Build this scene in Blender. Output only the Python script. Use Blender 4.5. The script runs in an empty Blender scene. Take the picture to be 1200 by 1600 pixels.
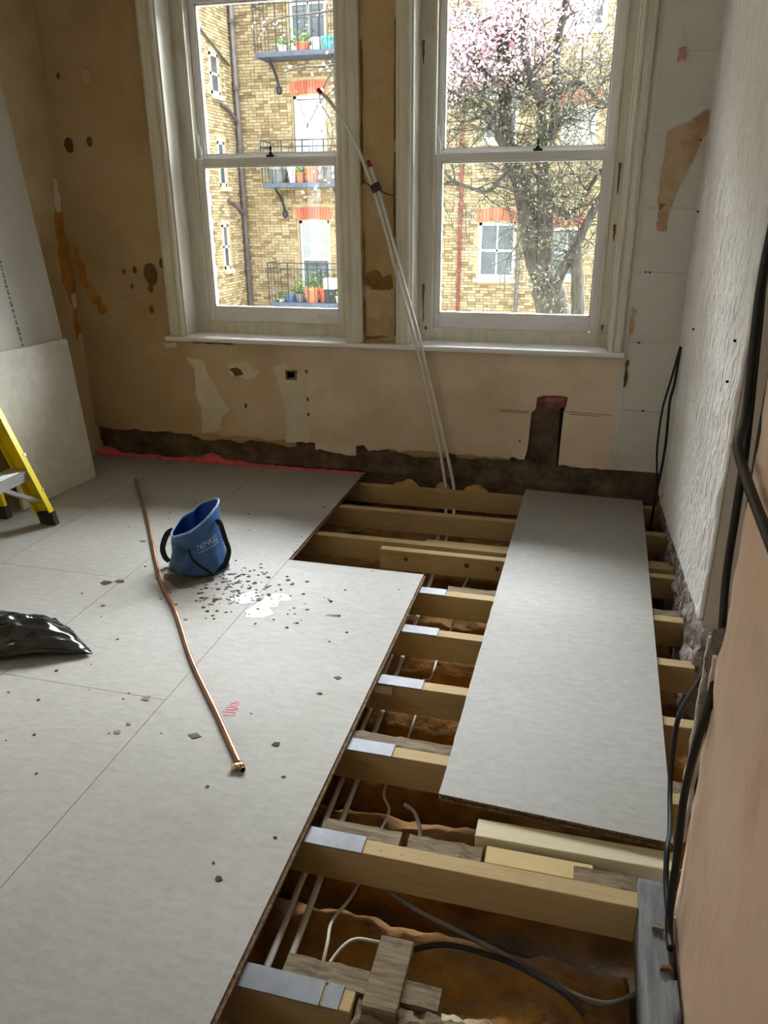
import bpy, bmesh, math, random
from mathutils import Vector, Matrix, noise

random.seed(7)
SC = bpy.context.scene
COL = SC.collection

# ------------------------------------------------------------------ camera
D = Vector((20, 3016, 1200)).normalized()
F = Vector((337, -480, 1200)); F = (F - D * F.dot(D)).normalized()
R = D.cross(F)
def cam2world(v): return Vector((R.dot(v), F.dot(v), -D.dot(v)))
cx, cy, cz = cam2world(Vector((1, 0, 0))), cam2world(Vector((0, -1, 0))), cam2world(Vector((0, 0, -1)))
cam_data = bpy.data.cameras.new('camera')
cam_data.sensor_fit = 'VERTICAL'; cam_data.sensor_height = 36.0; cam_data.lens = 27.0
cam_data.clip_start = 0.02; cam_data.clip_end = 200
cam = bpy.data.objects.new('camera', cam_data); COL.objects.link(cam)
cam.matrix_world = Matrix(((cx.x, cy.x, cz.x, 0.0), (cx.y, cy.y, cz.y, 0.0), (cx.z, cy.z, cz.z, 1.45), (0, 0, 0, 1)))
SC.camera = cam

# ------------------------------------------------------------------ world, sun, exposure
world = bpy.data.worlds.new('overcast_sky'); SC.world = world
world.use_nodes = True
bg = world.node_tree.nodes['Background']
bg.inputs[0].default_value = (0.86, 0.94, 1.0, 1); bg.inputs[1].default_value = 2.5
sun_d = bpy.data.lights.new('veiled_sun', 'SUN'); sun_d.energy = 37.0; sun_d.angle = math.radians(85); sun_d.color = (0.97, 0.985, 1.0)
sun = bpy.data.objects.new('veiled_sun', sun_d); COL.objects.link(sun)
sun.rotation_euler = Vector((-0.20, -0.54, -0.82)).to_track_quat('-Z', 'Y').to_euler()
sun.location = (2, 10, 14)
SC.view_settings.view_transform = 'Standard'; SC.view_settings.look = 'None'
SC.view_settings.gamma = 1.0; SC.view_settings.use_curve_mapping = False
SC.view_settings.exposure = 1.3

# ------------------------------------------------------------------ materials
def S(r, g, b):
    def f(c):
        c /= 255.0
        return c / 12.92 if c <= .04045 else ((c + .055) / 1.055) ** 2.4
    return (f(r), f(g), f(b), 1.0)

def nd(nt, t, **kw):
    n = nt.nodes.new(t)
    for k, v in kw.items(): setattr(n, k, v)
    return n

def pmat(name, cols, scale=5, stretch=(1, 1, 1), detail=5, rough=.8, bump=0, bscale=60, bstretch=None, metal=0, spec=.3,
         blots=(), island=0, coat=0, rvar=0, distort=0, space=(.3, .7), sub=0, bdist=.01):
    m = bpy.data.materials.new(name); m.use_nodes = True
    nt = m.node_tree; b = nt.nodes['Principled BSDF']
    tc = nd(nt, 'ShaderNodeTexCoord'); mp = nd(nt, 'ShaderNodeMapping'); mp.inputs['Scale'].default_value = stretch
    nt.links.new(tc.outputs['Object'], mp.inputs['Vector'])
    oi = nd(nt, 'ShaderNodeObjectInfo')
    va = nd(nt, 'ShaderNodeVectorMath', operation='SCALE'); va.inputs[0].default_value = (37, 19, 53)
    nt.links.new(oi.outputs['Random'], va.inputs['Scale']); nt.links.new(va.outputs[0], mp.inputs['Location'])
    nz = nd(nt, 'ShaderNodeTexNoise'); nz.inputs['Scale'].default_value = scale; nz.inputs['Detail'].default_value = detail
    nz.inputs['Distortion'].default_value = distort; nz.inputs['Roughness'].default_value = .6
    nt.links.new(mp.outputs[0], nz.inputs['Vector'])
    rp = nd(nt, 'ShaderNodeValToRGB'); e = rp.color_ramp.elements
    n = len(cols)
    while len(e) < n: e.new(.5)
    for i, c in enumerate(cols):
        e[i].position = space[0] + (space[1] - space[0]) * i / max(1, n - 1); e[i].color = c
    if island:
        ge = nd(nt, 'ShaderNodeNewGeometry')
        ad = nd(nt, 'ShaderNodeMath', operation='ADD'); fr = nd(nt, 'ShaderNodeMath', operation='FRACT')
        nt.links.new(ge.outputs['Random Per Island'], ad.inputs[0]); nt.links.new(oi.outputs['Random'], ad.inputs[1])
        nt.links.new(ad.outputs[0], fr.inputs[0])
        mx = nd(nt, 'ShaderNodeMix', data_type='FLOAT'); mx.inputs[0].default_value = island
        nt.links.new(nz.outputs['Fac'], mx.inputs[2]); nt.links.new(fr.outputs[0], mx.inputs[3])
        nt.links.new(mx.outputs[0], rp.inputs[0])
    else:
        nt.links.new(nz.outputs['Fac'], rp.inputs[0])
    out = rp.outputs[0]
    for (col, sc, lo, hi, amt) in blots:
        n2 = nd(nt, 'ShaderNodeTexNoise'); n2.inputs['Scale'].default_value = sc; n2.inputs['Detail'].default_value = 4
        n2.inputs['Roughness'].default_value = .65
        av = nd(nt, 'ShaderNodeVectorMath', operation='ADD'); av.inputs[1].default_value = (sc * 3.1, sc * 1.7, -sc)
        nt.links.new(tc.outputs['Object'], av.inputs[0]); nt.links.new(av.outputs[0], n2.inputs['Vector'])
        mr = nd(nt, 'ShaderNodeMapRange'); mr.inputs[1].default_value = lo; mr.inputs[2].default_value = hi; mr.inputs[4].default_value = amt
        nt.links.new(n2.outputs['Fac'], mr.inputs[0])
        mc = nd(nt, 'ShaderNodeMix', data_type='RGBA'); mc.inputs[7].default_value = col
        nt.links.new(mr.outputs[0], mc.inputs[0]); nt.links.new(out, mc.inputs[6]); out = mc.outputs[2]
    nt.links.new(out, b.inputs['Base Color'])
    b.inputs['Roughness'].default_value = rough; b.inputs['Metallic'].default_value = metal
    b.inputs['Specular IOR Level'].default_value = spec; b.inputs['Coat Weight'].default_value = coat
    if sub: b.inputs['Sheen Weight'].default_value = sub
    if bump:
        nb = nd(nt, 'ShaderNodeTexNoise'); nb.inputs['Scale'].default_value = bscale; nb.inputs['Detail'].default_value = 4
        if bstretch:
            m2 = nd(nt, 'ShaderNodeMapping'); m2.inputs['Scale'].default_value = bstretch
            nt.links.new(tc.outputs['Object'], m2.inputs['Vector']); nt.links.new(m2.outputs[0], nb.inputs['Vector'])
        else: nt.links.new(mp.outputs[0], nb.inputs['Vector'])
        bn = nd(nt, 'ShaderNodeBump'); bn.inputs['Strength'].default_value = bump; bn.inputs['Distance'].default_value = bdist
        nt.links.new(nb.outputs['Fac'], bn.inputs['Height']); nt.links.new(bn.outputs[0], b.inputs['Normal'])
    return m

def glass_mat(name, tint=(.97, .985, .98, 1)):
    m = bpy.data.materials.new(name); m.use_nodes = True; nt = m.node_tree
    nt.nodes.remove(nt.nodes['Principled BSDF']); o = nt.nodes['Material Output']
    t = nd(nt, 'ShaderNodeBsdfTransparent'); t.inputs[0].default_value = tint
    g = nd(nt, 'ShaderNodeBsdfGlossy'); g.inputs['Roughness'].default_value = .02
    fr = nd(nt, 'ShaderNodeFresnel'); fr.inputs[0].default_value = 1.35
    mx = nd(nt, 'ShaderNodeMixShader')
    nt.links.new(fr.outputs[0], mx.inputs[0]); nt.links.new(t.outputs[0], mx.inputs[1]); nt.links.new(g.outputs[0], mx.inputs[2])
    nt.links.new(mx.outputs[0], o.inputs[0])
    return m

M = {}
M['chip'] = pmat('chipboard', [S(149, 147, 142), S(156, 154, 150), S(162, 160, 157)], scale=4, stretch=(6, 15, 8), rough=.6, bump=.08, bscale=60, spec=.35,
                 blots=((S(136, 130, 120), 2.3, .55, .8, .4), (S(114, 104, 90), 14, .68, .76, .35), (S(168, 167, 164), 1.6, .52, .8, .4), (S(138, 132, 122), 55, .5, .8, .35)))
M['chip_lit'] = pmat('lit_chipboard', [S(196, 192, 180), S(206, 202, 191), S(212, 209, 199)], scale=4, stretch=(5, 5, 5), rough=.6, bump=.08, bscale=60,
                 blots=((S(182, 172, 152), 2.3, .55, .8, .5), (S(190, 184, 170), 55, .5, .8, .3)))  # chipboard again, lightened so the leaning sheet looks brightly lit
M['chip_edge'] = pmat('chipboard_edge', [S(70, 52, 36), S(112, 90, 66), S(140, 116, 88)], scale=90, rough=.9, bump=.5, bscale=160)
M['pine'] = pmat('fresh_pine', [S(158, 134, 90), S(180, 156, 112), S(166, 142, 98)], scale=4, stretch=(1.2, 26, 26), rough=.7, bump=.1, bscale=20,
                 bstretch=(2, 60, 60), distort=.6, blots=((S(146, 122, 82), 3, .58, .75, .5),))
M['pine_b'] = pmat('yellow_pine', [S(180, 158, 106), S(198, 176, 126), S(188, 166, 114)], scale=4, stretch=(1.2, 26, 26), rough=.7, distort=.6,
                   blots=((S(120, 84, 48), 14, .72, .78, .7),))
M['pine_c'] = pmat('pale_sawn_pine', [S(196, 184, 150), S(208, 198, 168), S(200, 188, 156)], scale=4, stretch=(1.2, 26, 26), rough=.7, distort=.6, blots=((S(120, 84, 60), 12, .73, .79, .7),))
M['old_wood'] = pmat('weathered_timber', [S(96, 84, 68), S(132, 118, 98), S(156, 142, 120)], scale=5, stretch=(1.5, 18, 18), rough=.9, bump=.5, bscale=18,
                     bstretch=(3, 40, 40), blots=((S(70, 58, 46), 9, .58, .7, .7),))
M['grey_wood'] = pmat('grey_timber', [S(104, 108, 114), S(128, 130, 134), S(146, 146, 146)], scale=5, stretch=(14, 1.5, 14), rough=.85, bump=.5, bscale=14,
                      bstretch=(40, 3, 40), blots=((S(82, 78, 76), 7, .56, .7, .6),))
M['plaster_low'] = pmat('pale_plaster', [S(206, 186, 160), S(216, 198, 174), S(222, 206, 184)], scale=2.2, rough=.9, bump=.2, bscale=25,
                    blots=((S(172, 150, 120), 1.3, .50, .7, .5), (S(150, 126, 94), 17, .72, .78, .4)))
M['plaster'] = pmat('stripped_plaster', [S(164, 138, 96), S(184, 158, 114), S(196, 172, 130)], scale=2.2, rough=.9, bump=.25, bscale=25,
                    blots=((S(140, 116, 82), 1.3, .50, .7, .55), (S(202, 190, 164), 3.4, .60, .70, .35), (S(112, 88, 58), 17, .70, .76, .6)))
def blend_x(m, col, x0, x1):
    # older brown coat towards the corner: mix with a colour along object x, broken up by noise
    nt = m.node_tree; b = nt.nodes['Principled BSDF']; src = b.inputs['Base Color'].links[0].from_socket
    tc = nd(nt, 'ShaderNodeTexCoord'); sx = nd(nt, 'ShaderNodeSeparateXYZ'); nt.links.new(tc.outputs['Object'], sx.inputs[0])
    nz = nd(nt, 'ShaderNodeTexNoise'); nz.inputs['Scale'].default_value = 2.5; nz.inputs['Detail'].default_value = 6; nt.links.new(tc.outputs['Object'], nz.inputs['Vector'])
    ma = nd(nt, 'ShaderNodeMath', operation='MULTIPLY_ADD'); ma.inputs[1].default_value = 1.4; nt.links.new(nz.outputs['Fac'], ma.inputs[0]); nt.links.new(sx.outputs[0], ma.inputs[2])
    mr = nd(nt, 'ShaderNodeMapRange'); mr.inputs[1].default_value = x0 + .7; mr.inputs[2].default_value = x1 + .7; mr.inputs[3].default_value = 1; mr.inputs[4].default_value = 0
    nt.links.new(ma.outputs[0], mr.inputs[0])
    mc = nd(nt, 'ShaderNodeMix', data_type='RGBA', blend_type='MULTIPLY'); mc.inputs[7].default_value = col
    nt.links.new(mr.outputs[0], mc.inputs[0]); nt.links.new(src, mc.inputs[6]); nt.links.new(mc.outputs[2], b.inputs['Base Color'])
blend_x(M['plaster_low'], (.66, .60, .46, 1), -1.15, -.3)
M['plaster_left'] = pmat('bare_plaster', [S(176, 152, 110), S(196, 174, 134), S(206, 188, 152)], scale=1.8, rough=.9, bump=.2, bscale=20,
                         blots=((S(160, 130, 84), 1.1, .52, .7, .5),))
M['plaster_patch'] = pmat('pale_filler', [S(206, 194, 174), S(216, 208, 194)], scale=9, rough=.9, bump=.2)
M['patch_soft'] = pmat('thin_skim', [S(176, 156, 120), S(190, 172, 138)], scale=9, rough=.9, bump=.2)
M['glue'] = pmat('orange_glue', [S(150, 96, 36), S(176, 118, 52), S(190, 140, 80)], scale=9, rough=.8, bump=.3)
M['dark_spot'] = pmat('dark_spot', [S(92, 72, 46), S(118, 94, 62)], scale=20, rough=.9)
M['brown_line'] = pmat('old_varnish_line', [S(104, 78, 38), S(136, 106, 56), S(88, 66, 36)], scale=14, rough=.8)
M['brick_base'] = pmat('rough_masonry', [S(66, 56, 48), S(96, 82, 70), S(122, 106, 90)], scale=9, rough=.95, bump=.9, bscale=35,
                       blots=((S(110, 74, 58), 6, .58, .68, .6), (S(52, 46, 42), 4, .55, .7, .7)))
M['redbox'] = pmat('red_brown_box', [S(112, 58, 54), S(146, 86, 78), S(170, 130, 122)], scale=22, rough=.8, bump=.3)
M['white_lining'] = pmat('white_painted_lining', [S(196, 194, 186), S(208, 206, 198), S(216, 214, 206)], scale=2.5, rough=.75, bump=.15, bscale=12,
                         blots=((S(178, 170, 154), 3, .6, .75, .5),))
M['torn_tan'] = pmat('torn_backing', [S(176, 152, 118), S(192, 170, 138), S(168, 128, 98)], scale=7, rough=.9, bump=.2)
M['torn_pink'] = pmat('bare_pink_plaster', [S(176, 136, 110), S(196, 158, 132)], scale=12, rough=.9)
M['paper'] = pmat('embossed_wallpaper', [S(226, 224, 223), S(234, 233, 232), S(239, 238, 237)], scale=4, rough=.7, bump=.9, bscale=1, bstretch=(1, 42, 17), bdist=.03,
                  blots=((S(222, 208, 200), 2.2, .5, .7, .5),))
M['grey_plaster'] = pmat('grey_plaster', [S(186, 180, 168), S(200, 194, 182)], scale=3, rough=.9, bump=.2, blots=((S(166, 150, 128), 5, .62, .72, .5),))
M['pink_plaster'] = pmat('pinkish_tan_plaster', [S(206, 174, 148), S(216, 186, 162), S(222, 196, 174)], scale=2.2, rough=.85, bump=.25, bscale=14, stretch=(1, 2, .7),
                         blots=((S(184, 172, 146), 2.1, .54, .7, .7), (S(178, 138, 110), 3.6, .58, .72, .5)))
M['rubble'] = pmat('dusty_rubble', [S(110, 100, 94), S(160, 150, 146), S(200, 192, 190)], scale=22, rough=.95, bump=.9, bscale=60,
                   blots=((S(72, 62, 56), 18, .54, .64, .8),))
M['win_paint'] = pmat('aged_white_gloss', [S(202, 197, 182), S(214, 210, 197), S(222, 219, 208)], scale=3, stretch=(8, 8, 1), rough=.45, spec=.45, bump=.05,
                      blots=((S(182, 168, 138), 5, .6, .75, .55),))
M['sash_paint'] = pmat('white_sash_paint', [S(218, 218, 220), S(228, 228, 228)], scale=3, rough=.4, spec=.45)
M['sill_paint'] = pmat('white_sill_paint', [S(226, 226, 228), S(234, 234, 234)], scale=3, rough=.4, spec=.45)
M['glass'] = glass_mat('window_glass')
M['wool'] = pmat('brown_mineral_wool', [S(112, 76, 30), S(150, 106, 48), S(176, 132, 70)], scale=7, rough=1.0, bump=.8, bscale=60, sub=.3,
                 blots=((S(84, 54, 22), 4, .52, .68, .7), (S(206, 180, 130), 3, .66, .76, .5)))
M['dark_earth'] = pmat('dark_void_earth', [S(40, 32, 24), S(56, 46, 34)], scale=6, rough=1)
M['black_cable'] = pmat('black_sheath', [S(28, 27, 27), S(38, 36, 35)], scale=10, rough=.5)
M['dkgrey_cable'] = pmat('dark_grey_sheath', [S(92, 88, 80), S(112, 108, 100)], scale=10, rough=.5)
M['grey_cable'] = pmat('pale_grey_sheath', [S(196, 192, 182), S(212, 208, 198)], scale=10, rough=.5)
M['pipe'] = pmat('translucent_white_plastic', [S(206, 204, 196), S(220, 218, 210)], scale=6, rough=.35, spec=.5)
M['red_cap'] = pmat('red_cap', [S(128, 30, 34), S(150, 44, 44)], scale=10, rough=.5)
M['tape'] = pmat('dark_tape', [S(52, 48, 42), S(70, 64, 56)], scale=10, rough=.6)
M['copper'] = pmat('copper', [S(178, 128, 102), S(202, 156, 130), S(160, 116, 94)], scale=8, rough=.32, metal=1.0, blots=((S(150, 110, 88), 9, .55, .7, .6),))
M['brass'] = pmat('pale_brass', [S(214, 190, 150), S(228, 206, 168)], scale=8, rough=.35, metal=.9)
M['hole'] = pmat('pipe_bore', [S(14, 12, 10), S(20, 16, 14)], scale=8, rough=.9)
M['zinc'] = pmat('galvanised_steel', [S(104, 106, 112), S(116, 118, 124), S(126, 128, 134)], scale=14, rough=.5, metal=.35, blots=((S(94, 94, 98), 8, .55, .7, .5),))
M['nail'] = pmat('dark_steel', [S(70, 66, 62), S(96, 92, 88)], scale=20, rough=.45, metal=.8)
M['pink_film'] = pmat('pink_membrane', [S(196, 70, 84), S(222, 104, 112), S(206, 84, 96)], scale=14, rough=.6, bump=.3)
M['bag'] = pmat('black_polythene', [S(20, 20, 21), S(30, 30, 32)], scale=4, rough=.17, spec=.7, bump=.08, bscale=12)
M['blue'] = pmat('blue_tarpaulin', [S(30, 66, 112), S(44, 84, 134), S(58, 98, 146)], scale=9, rough=.5, spec=.4, bump=.12, bscale=22,
                 blots=((S(96, 112, 128), 12, .52, .68, .6), (S(28, 48, 74), 7, .58, .7, .5)))
M['blue_in'] = pmat('blue_lining', [S(22, 62, 132), S(30, 78, 156)], scale=6, rough=.5)
M['blue_rim'] = pmat('pale_blue_binding', [S(116, 150, 190), S(140, 170, 204)], scale=14, rough=.6)
M['strap'] = pmat('black_webbing', [S(22, 22, 24), S(36, 36, 38)], scale=60, rough=.8)
M['print_white'] = pmat('worn_white_print', [S(170, 188, 210), S(200, 212, 226)], scale=60, rough=.7)
M['yellow'] = pmat('yellow_fibreglass', [S(214, 190, 16), S(230, 206, 28)], scale=4, rough=.4, spec=.5, blots=((S(170, 140, 20), 9, .62, .74, .5),))
M['alu'] = pmat('aluminium', [S(206, 208, 210), S(222, 224, 226)], scale=8, stretch=(1, 1, 20), rough=.35, metal=.7)
M['rubber'] = pmat('dark_rubber', [S(44, 42, 40), S(62, 60, 56)], scale=20, rough=.8)
M['gypsum'] = pmat('grey_plasterboard', [S(184, 181, 172), S(194, 191, 183), S(200, 198, 191)], scale=2, rough=.85, bump=.05, blots=((S(186, 174, 146), 1.4, .5, .7, .5),))
M['ink'] = pmat('faded_black_ink', [S(96, 92, 84), S(126, 122, 112)], scale=40, rough=.9)
M['pink_ink'] = pmat('pink_marker', [S(196, 100, 122), S(206, 130, 144)], scale=40, rough=.8)
M['flake'] = pmat('debris_flakes', [S(66, 60, 52), S(96, 88, 78), S(124, 116, 104)], scale=30, rough=.9, island=.8)
M['white_paint'] = pmat('white_paint_chips', [S(232, 236, 242), S(240, 242, 246)], scale=20, rough=.5, bump=.3)
M['film'] = pmat('bluish_plastic', [S(176, 180, 200), S(192, 194, 212)], scale=9, rough=.3)
M['wet'] = pmat('damp_stain', [S(84, 78, 66), S(104, 98, 84)], scale=9, rough=.25, spec=.5)
M['sticker'] = pmat('paper_label', [S(222, 216, 208), S(206, 180, 172)], scale=20, rough=.7)
# outdoors
M['stock'] = pmat('yellow_stock_brick', [S(101, 85, 61), S(126, 108, 80), S(142, 126, 96), S(152, 137, 107), S(160, 147, 120), S(136, 109, 84)], scale=6, rough=.95, island=.82, space=(.05, .95),
                  blots=((S(120, 96, 66), .7, .55, .75, .35),))
M['mortar'] = pmat('lime_mortar', [S(148, 132, 102), S(166, 150, 120)], scale=9, rough=1, blots=((S(124, 104, 76), 1.1, .5, .7, .5),))
M['red_brick'] = pmat('red_rubbed_brick', [S(142, 76, 60), S(158, 92, 72), S(168, 106, 84)], scale=6, rough=.9, island=.8, space=(.05, .95))
M['quoin'] = pmat('painted_quoin', [S(212, 200, 172), S(222, 212, 188), S(196, 150, 120)], scale=.8, rough=.9, island=.85, space=(.05, .95))
M['far_white'] = pmat('far_white_paint', [S(176, 178, 176), S(188, 190, 188)], scale=6, rough=.6)
M['far_glass'] = pmat('far_dark_glass', [S(52, 58, 60), S(84, 90, 92)], scale=2, rough=.06, spec=.6)
M['blind'] = pmat('pale_blind', [S(142, 148, 142), S(156, 162, 156)], scale=5, rough=.8)
M['curtain'] = pmat('white_curtain', [S(160, 166, 166), S(174, 180, 180)], scale=5, rough=.9)
M['stone'] = pmat('grey_stone', [S(150, 140, 118), S(172, 162, 140)], scale=8, rough=.95)
M['iron'] = pmat('black_iron', [S(36, 38, 42), S(54, 56, 62)], scale=9, rough=.6)
M['slab'] = pmat('blue_grey_slab', [S(64, 70, 84), S(86, 92, 106)], scale=6, rough=.8)
M['downpipe'] = pmat('dark_downpipe', [S(66, 60, 60), S(86, 78, 76)], scale=6, rough=.7)
M['red_pipe'] = pmat('maroon_downpipe', [S(96, 48, 48), S(116, 64, 60)], scale=6, rough=.7)
M['terracotta'] = pmat('terracotta', [S(190, 100, 70), S(210, 124, 92)], scale=8, rough=.9)
M['grey_pot'] = pmat('grey_pot', [S(96, 100, 102), S(120, 124, 126)], scale=8, rough=.8)
M['blue_pot'] = pmat('blue_pot', [S(70, 84, 128), S(90, 104, 148)], scale=8, rough=.5)
M['teal_pot'] = pmat('teal_pot', [S(70, 136, 136), S(96, 156, 154)], scale=8, rough=.6)
M['white_pot'] = pmat('white_pot', [S(226, 224, 216), S(236, 234, 228)], scale=8, rough=.6)
M['leaf'] = pmat('green_leaves', [S(70, 96, 50), S(104, 132, 72), S(140, 160, 96)], scale=8, rough=.8, island=.8, space=(.05, .95))
M['bud'] = pmat('olive_buds', [S(74, 74, 58), S(98, 98, 78), S(122, 122, 98)], scale=8, rough=.9, island=.8, space=(.05, .95))
M['bark'] = pmat('grey_bark', [S(44, 41, 38), S(64, 60, 55), S(82, 77, 70)], scale=9, stretch=(3, 3, .6), rough=.95, bump=.6, bscale=12, blots=((S(74, 80, 60), 3, .55, .7, .6),))
M['blossom'] = pmat('pink_blossom', [S(190, 150, 168), S(206, 174, 188), S(220, 196, 206), S(228, 212, 218)], scale=8, rough=.8, island=.85, space=(.05, .95))
M['yard'] = pmat('courtyard_paving', [S(120, 116, 104), S(140, 136, 122)], scale=2, rough=1)
M['ceil'] = pmat('old_ceiling', [S(206, 198, 178), S(216, 208, 190)], scale=2, rough=.9)

# ------------------------------------------------------------------ mesh helpers
class MB:
    def __init__(s): s.v = []; s.f = []; s.m = []
    def quadbox(s, c8, mat=0, mtop=None):
        o = len(s.v); s.v += [Vector(c) for c in c8]
        fs = [(0, 3, 2, 1), (4, 5, 6, 7), (0, 1, 5, 4), (1, 2, 6, 5), (2, 3, 7, 6), (3, 0, 4, 7)]
        for i, q in enumerate(fs):
            s.f.append(tuple(o + k for k in q)); s.m.append(mtop if (i == 1 and mtop is not None) else mat)
        return s
    def box(s, x0, x1, y0, y1, z0, z1, mat=0, mtop=None):
        return s.quadbox([(x0, y0, z0), (x1, y0, z0), (x1, y1, z0), (x0, y1, z0), (x0, y0, z1), (x1, y0, z1), (x1, y1, z1), (x0, y1, z1)], mat, mtop)
    def beam(s, p0, p1, u, v, wu, wv, mat=0):
        p0, p1, u, v = Vector(p0), Vector(p1), Vector(u).normalized(), Vector(v).normalized()
        c = []
        for p in (p0, p1):
            c += [p - u * wu - v * wv, p + u * wu - v * wv, p + u * wu + v * wv, p - u * wu + v * wv]
        return s.quadbox(c, mat)
    def prism(s, poly, axis, d0, d1, mat=0, mcap=None):
        # poly: list of 2d points; axis 'x','y','z' is the extrusion direction
        def P(a, b, d): return {'z': Vector((a, b, d)), 'y': Vector((a, d, b)), 'x': Vector((d, a, b))}[axis]
        o = len(s.v); n = len(poly)
        s.v += [P(a, b, d0) for a, b in poly] + [P(a, b, d1) for a, b in poly]
        mc = mat if mcap is None else mcap
        s.f.append(tuple(range(o, o + n))); s.m.append(mc)
        s.f.append(tuple(range(o + 2 * n - 1, o + n - 1, -1))); s.m.append(mc)
        for i in range(n):
            j = (i + 1) % n
            s.f.append((o + i, o + j, o + n + j, o + n + i)); s.m.append(mat)
        return s
    def sweep(s, pts, prof, mat=0, scale=None, up=(0, 0, 1), cap=True, mcap=None):
        pts = [Vector(p) for p in pts]; n = len(pts); k = len(prof); o = len(s.v)
        up = Vector(up); t0 = (pts[1] - pts[0]).normalized()
        if abs(t0.dot(up)) > .95: up = Vector((1, 0, 0))
        a = (up - t0 * up.dot(t0)).normalized()
        for i in range(n):
            t = (pts[min(i + 1, n - 1)] - pts[max(i - 1, 0)])
            t = t.normalized() if t.length > 1e-9 else t0
            a = (a - t * a.dot(t))
            a = a.normalized() if a.length > 1e-6 else Vector((1, 0, 0))
            b = t.cross(a); sc = scale[i] if scale else 1.0
            for (x, y) in prof: s.v.append(pts[i] + (b * x + a * y) * sc)
        for i in range(n - 1):
            for j in range(k):
                q = (j + 1) % k
                s.f.append((o + i * k + j, o + i * k + q, o + (i + 1) * k + q, o + (i + 1) * k + j)); s.m.append(mat)
        if cap:
            s.f.append(tuple(o + j for j in range(k - 1, -1, -1))); s.m.append(mat if mcap is None else mcap)
            s.f.append(tuple(o + (n - 1) * k + j for j in range(k))); s.m.append(mat if mcap is None else mcap)
        return s
    def tube(s, pts, r, seg=8, mat=0, cap=True, mcap=None):
        prof = [(math.cos(2 * math.pi * i / seg), math.sin(2 * math.pi * i / seg)) for i in range(seg)]
        sc = r if isinstance(r, (list, tuple)) else [r] * len(pts)
        return s.sweep(pts, prof, mat, sc, cap=cap, mcap=mcap)
    def lathe(s, c, prof, seg=14, mat=0):
        o = len(s.v); n = len(prof)
        for (r, z) in prof:
            for i in range(seg):
                a = 2 * math.pi * i / seg
                s.v.append(Vector((c[0] + r * math.cos(a), c[1] + r * math.sin(a), c[2] + z)))
        for k in range(n - 1):
            for i in range(seg):
                j = (i + 1) % seg
                s.f.append((o + k * seg + i, o + k * seg + j, o + (k + 1) * seg + j, o + (k + 1) * seg + i)); s.m.append(mat)
        s.f.append(tuple(o + i for i in range(seg - 1, -1, -1))); s.m.append(mat)
        s.f.append(tuple(o + (n - 1) * seg + i for i in range(seg))); s.m.append(mat)
        return s
    def grid(s, fn, nu, nv, mat=0, cu=False):
        o = len(s.v)
        for i in range(nu + 1):
            for j in range(nv + 1): s.v.append(Vector(fn(i / nu, j / nv)))
        for i in range(nu):
            for j in range(nv):
                s.f.append((o + i * (nv + 1) + j, o + (i + 1) * (nv + 1) + j, o + (i + 1) * (nv + 1) + j + 1, o + i * (nv + 1) + j + 1)); s.m.append(mat)
        return s
    def slabgrid(s, fn, back, nu, nv, mat=0):
        # a front sheet fn(u,v) closed by a back sheet back(u,v): one solid
        a = len(s.v); s.grid(fn, nu, nv, mat); b = len(s.v); w = nv + 1
        for i in range(nu + 1):
            for j in range(nv + 1): s.v.append(Vector(back(i / nu, j / nv)))
        for i in range(nu):
            for j in range(nv):
                s.f.append((b + i * w + j, b + i * w + j + 1, b + (i + 1) * w + j + 1, b + (i + 1) * w + j)); s.m.append(mat)
        for i in range(nu):
            for j in (0, nv):
                s.f.append((a + i * w + j, a + (i + 1) * w + j, b + (i + 1) * w + j, b + i * w + j)); s.m.append(mat)
        for j in range(nv):
            for i in (0, nu):
                s.f.append((a + i * w + j, a + i * w + j + 1, b + i * w + j + 1, b + i * w + j)); s.m.append(mat)
        return s
    def build(s, name, mats, parent=None, smooth=False, bevel=0, origin=None, recalc=True, bseg=1):
        if not isinstance(mats, (list, tuple)): mats = [mats]
        if parent is not None: org = Vector(parent['_o'])
        elif origin is not None: org = Vector(origin)
        else:
            xs = [p.x for p in s.v]; ys = [p.y for p in s.v]; zs = [p.z for p in s.v]
            org = Vector(((min(xs) + max(xs)) / 2, (min(ys) + max(ys)) / 2, min(zs)))
        me = bpy.data.meshes.new(name)
        me.from_pydata([tuple(p - org) for p in s.v], [], s.f)
        for mt in mats: me.materials.append(M[mt] if isinstance(mt, str) else mt)
        me.polygons.foreach_set('material_index', s.m)
        if smooth: me.polygons.foreach_set('use_smooth', [True] * len(s.f))
        if recalc:
            bm = bmesh.new(); bm.from_mesh(me); bmesh.ops.recalc_face_normals(bm, faces=bm.faces); bm.to_mesh(me); bm.free()
        me.update()
        o = bpy.data.objects.new(name, me); COL.objects.link(o)
        o['_o'] = tuple(org)
        if parent is not None: o.parent = parent
        else: o.location = org
        if smooth == 'auto':
            pass
        if bevel:
            b = o.modifiers.new('bevel', 'BEVEL'); b.width = bevel; b.segments = bseg; b.limit_method = 'ANGLE'; b.angle_limit = .7
        return o

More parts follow.
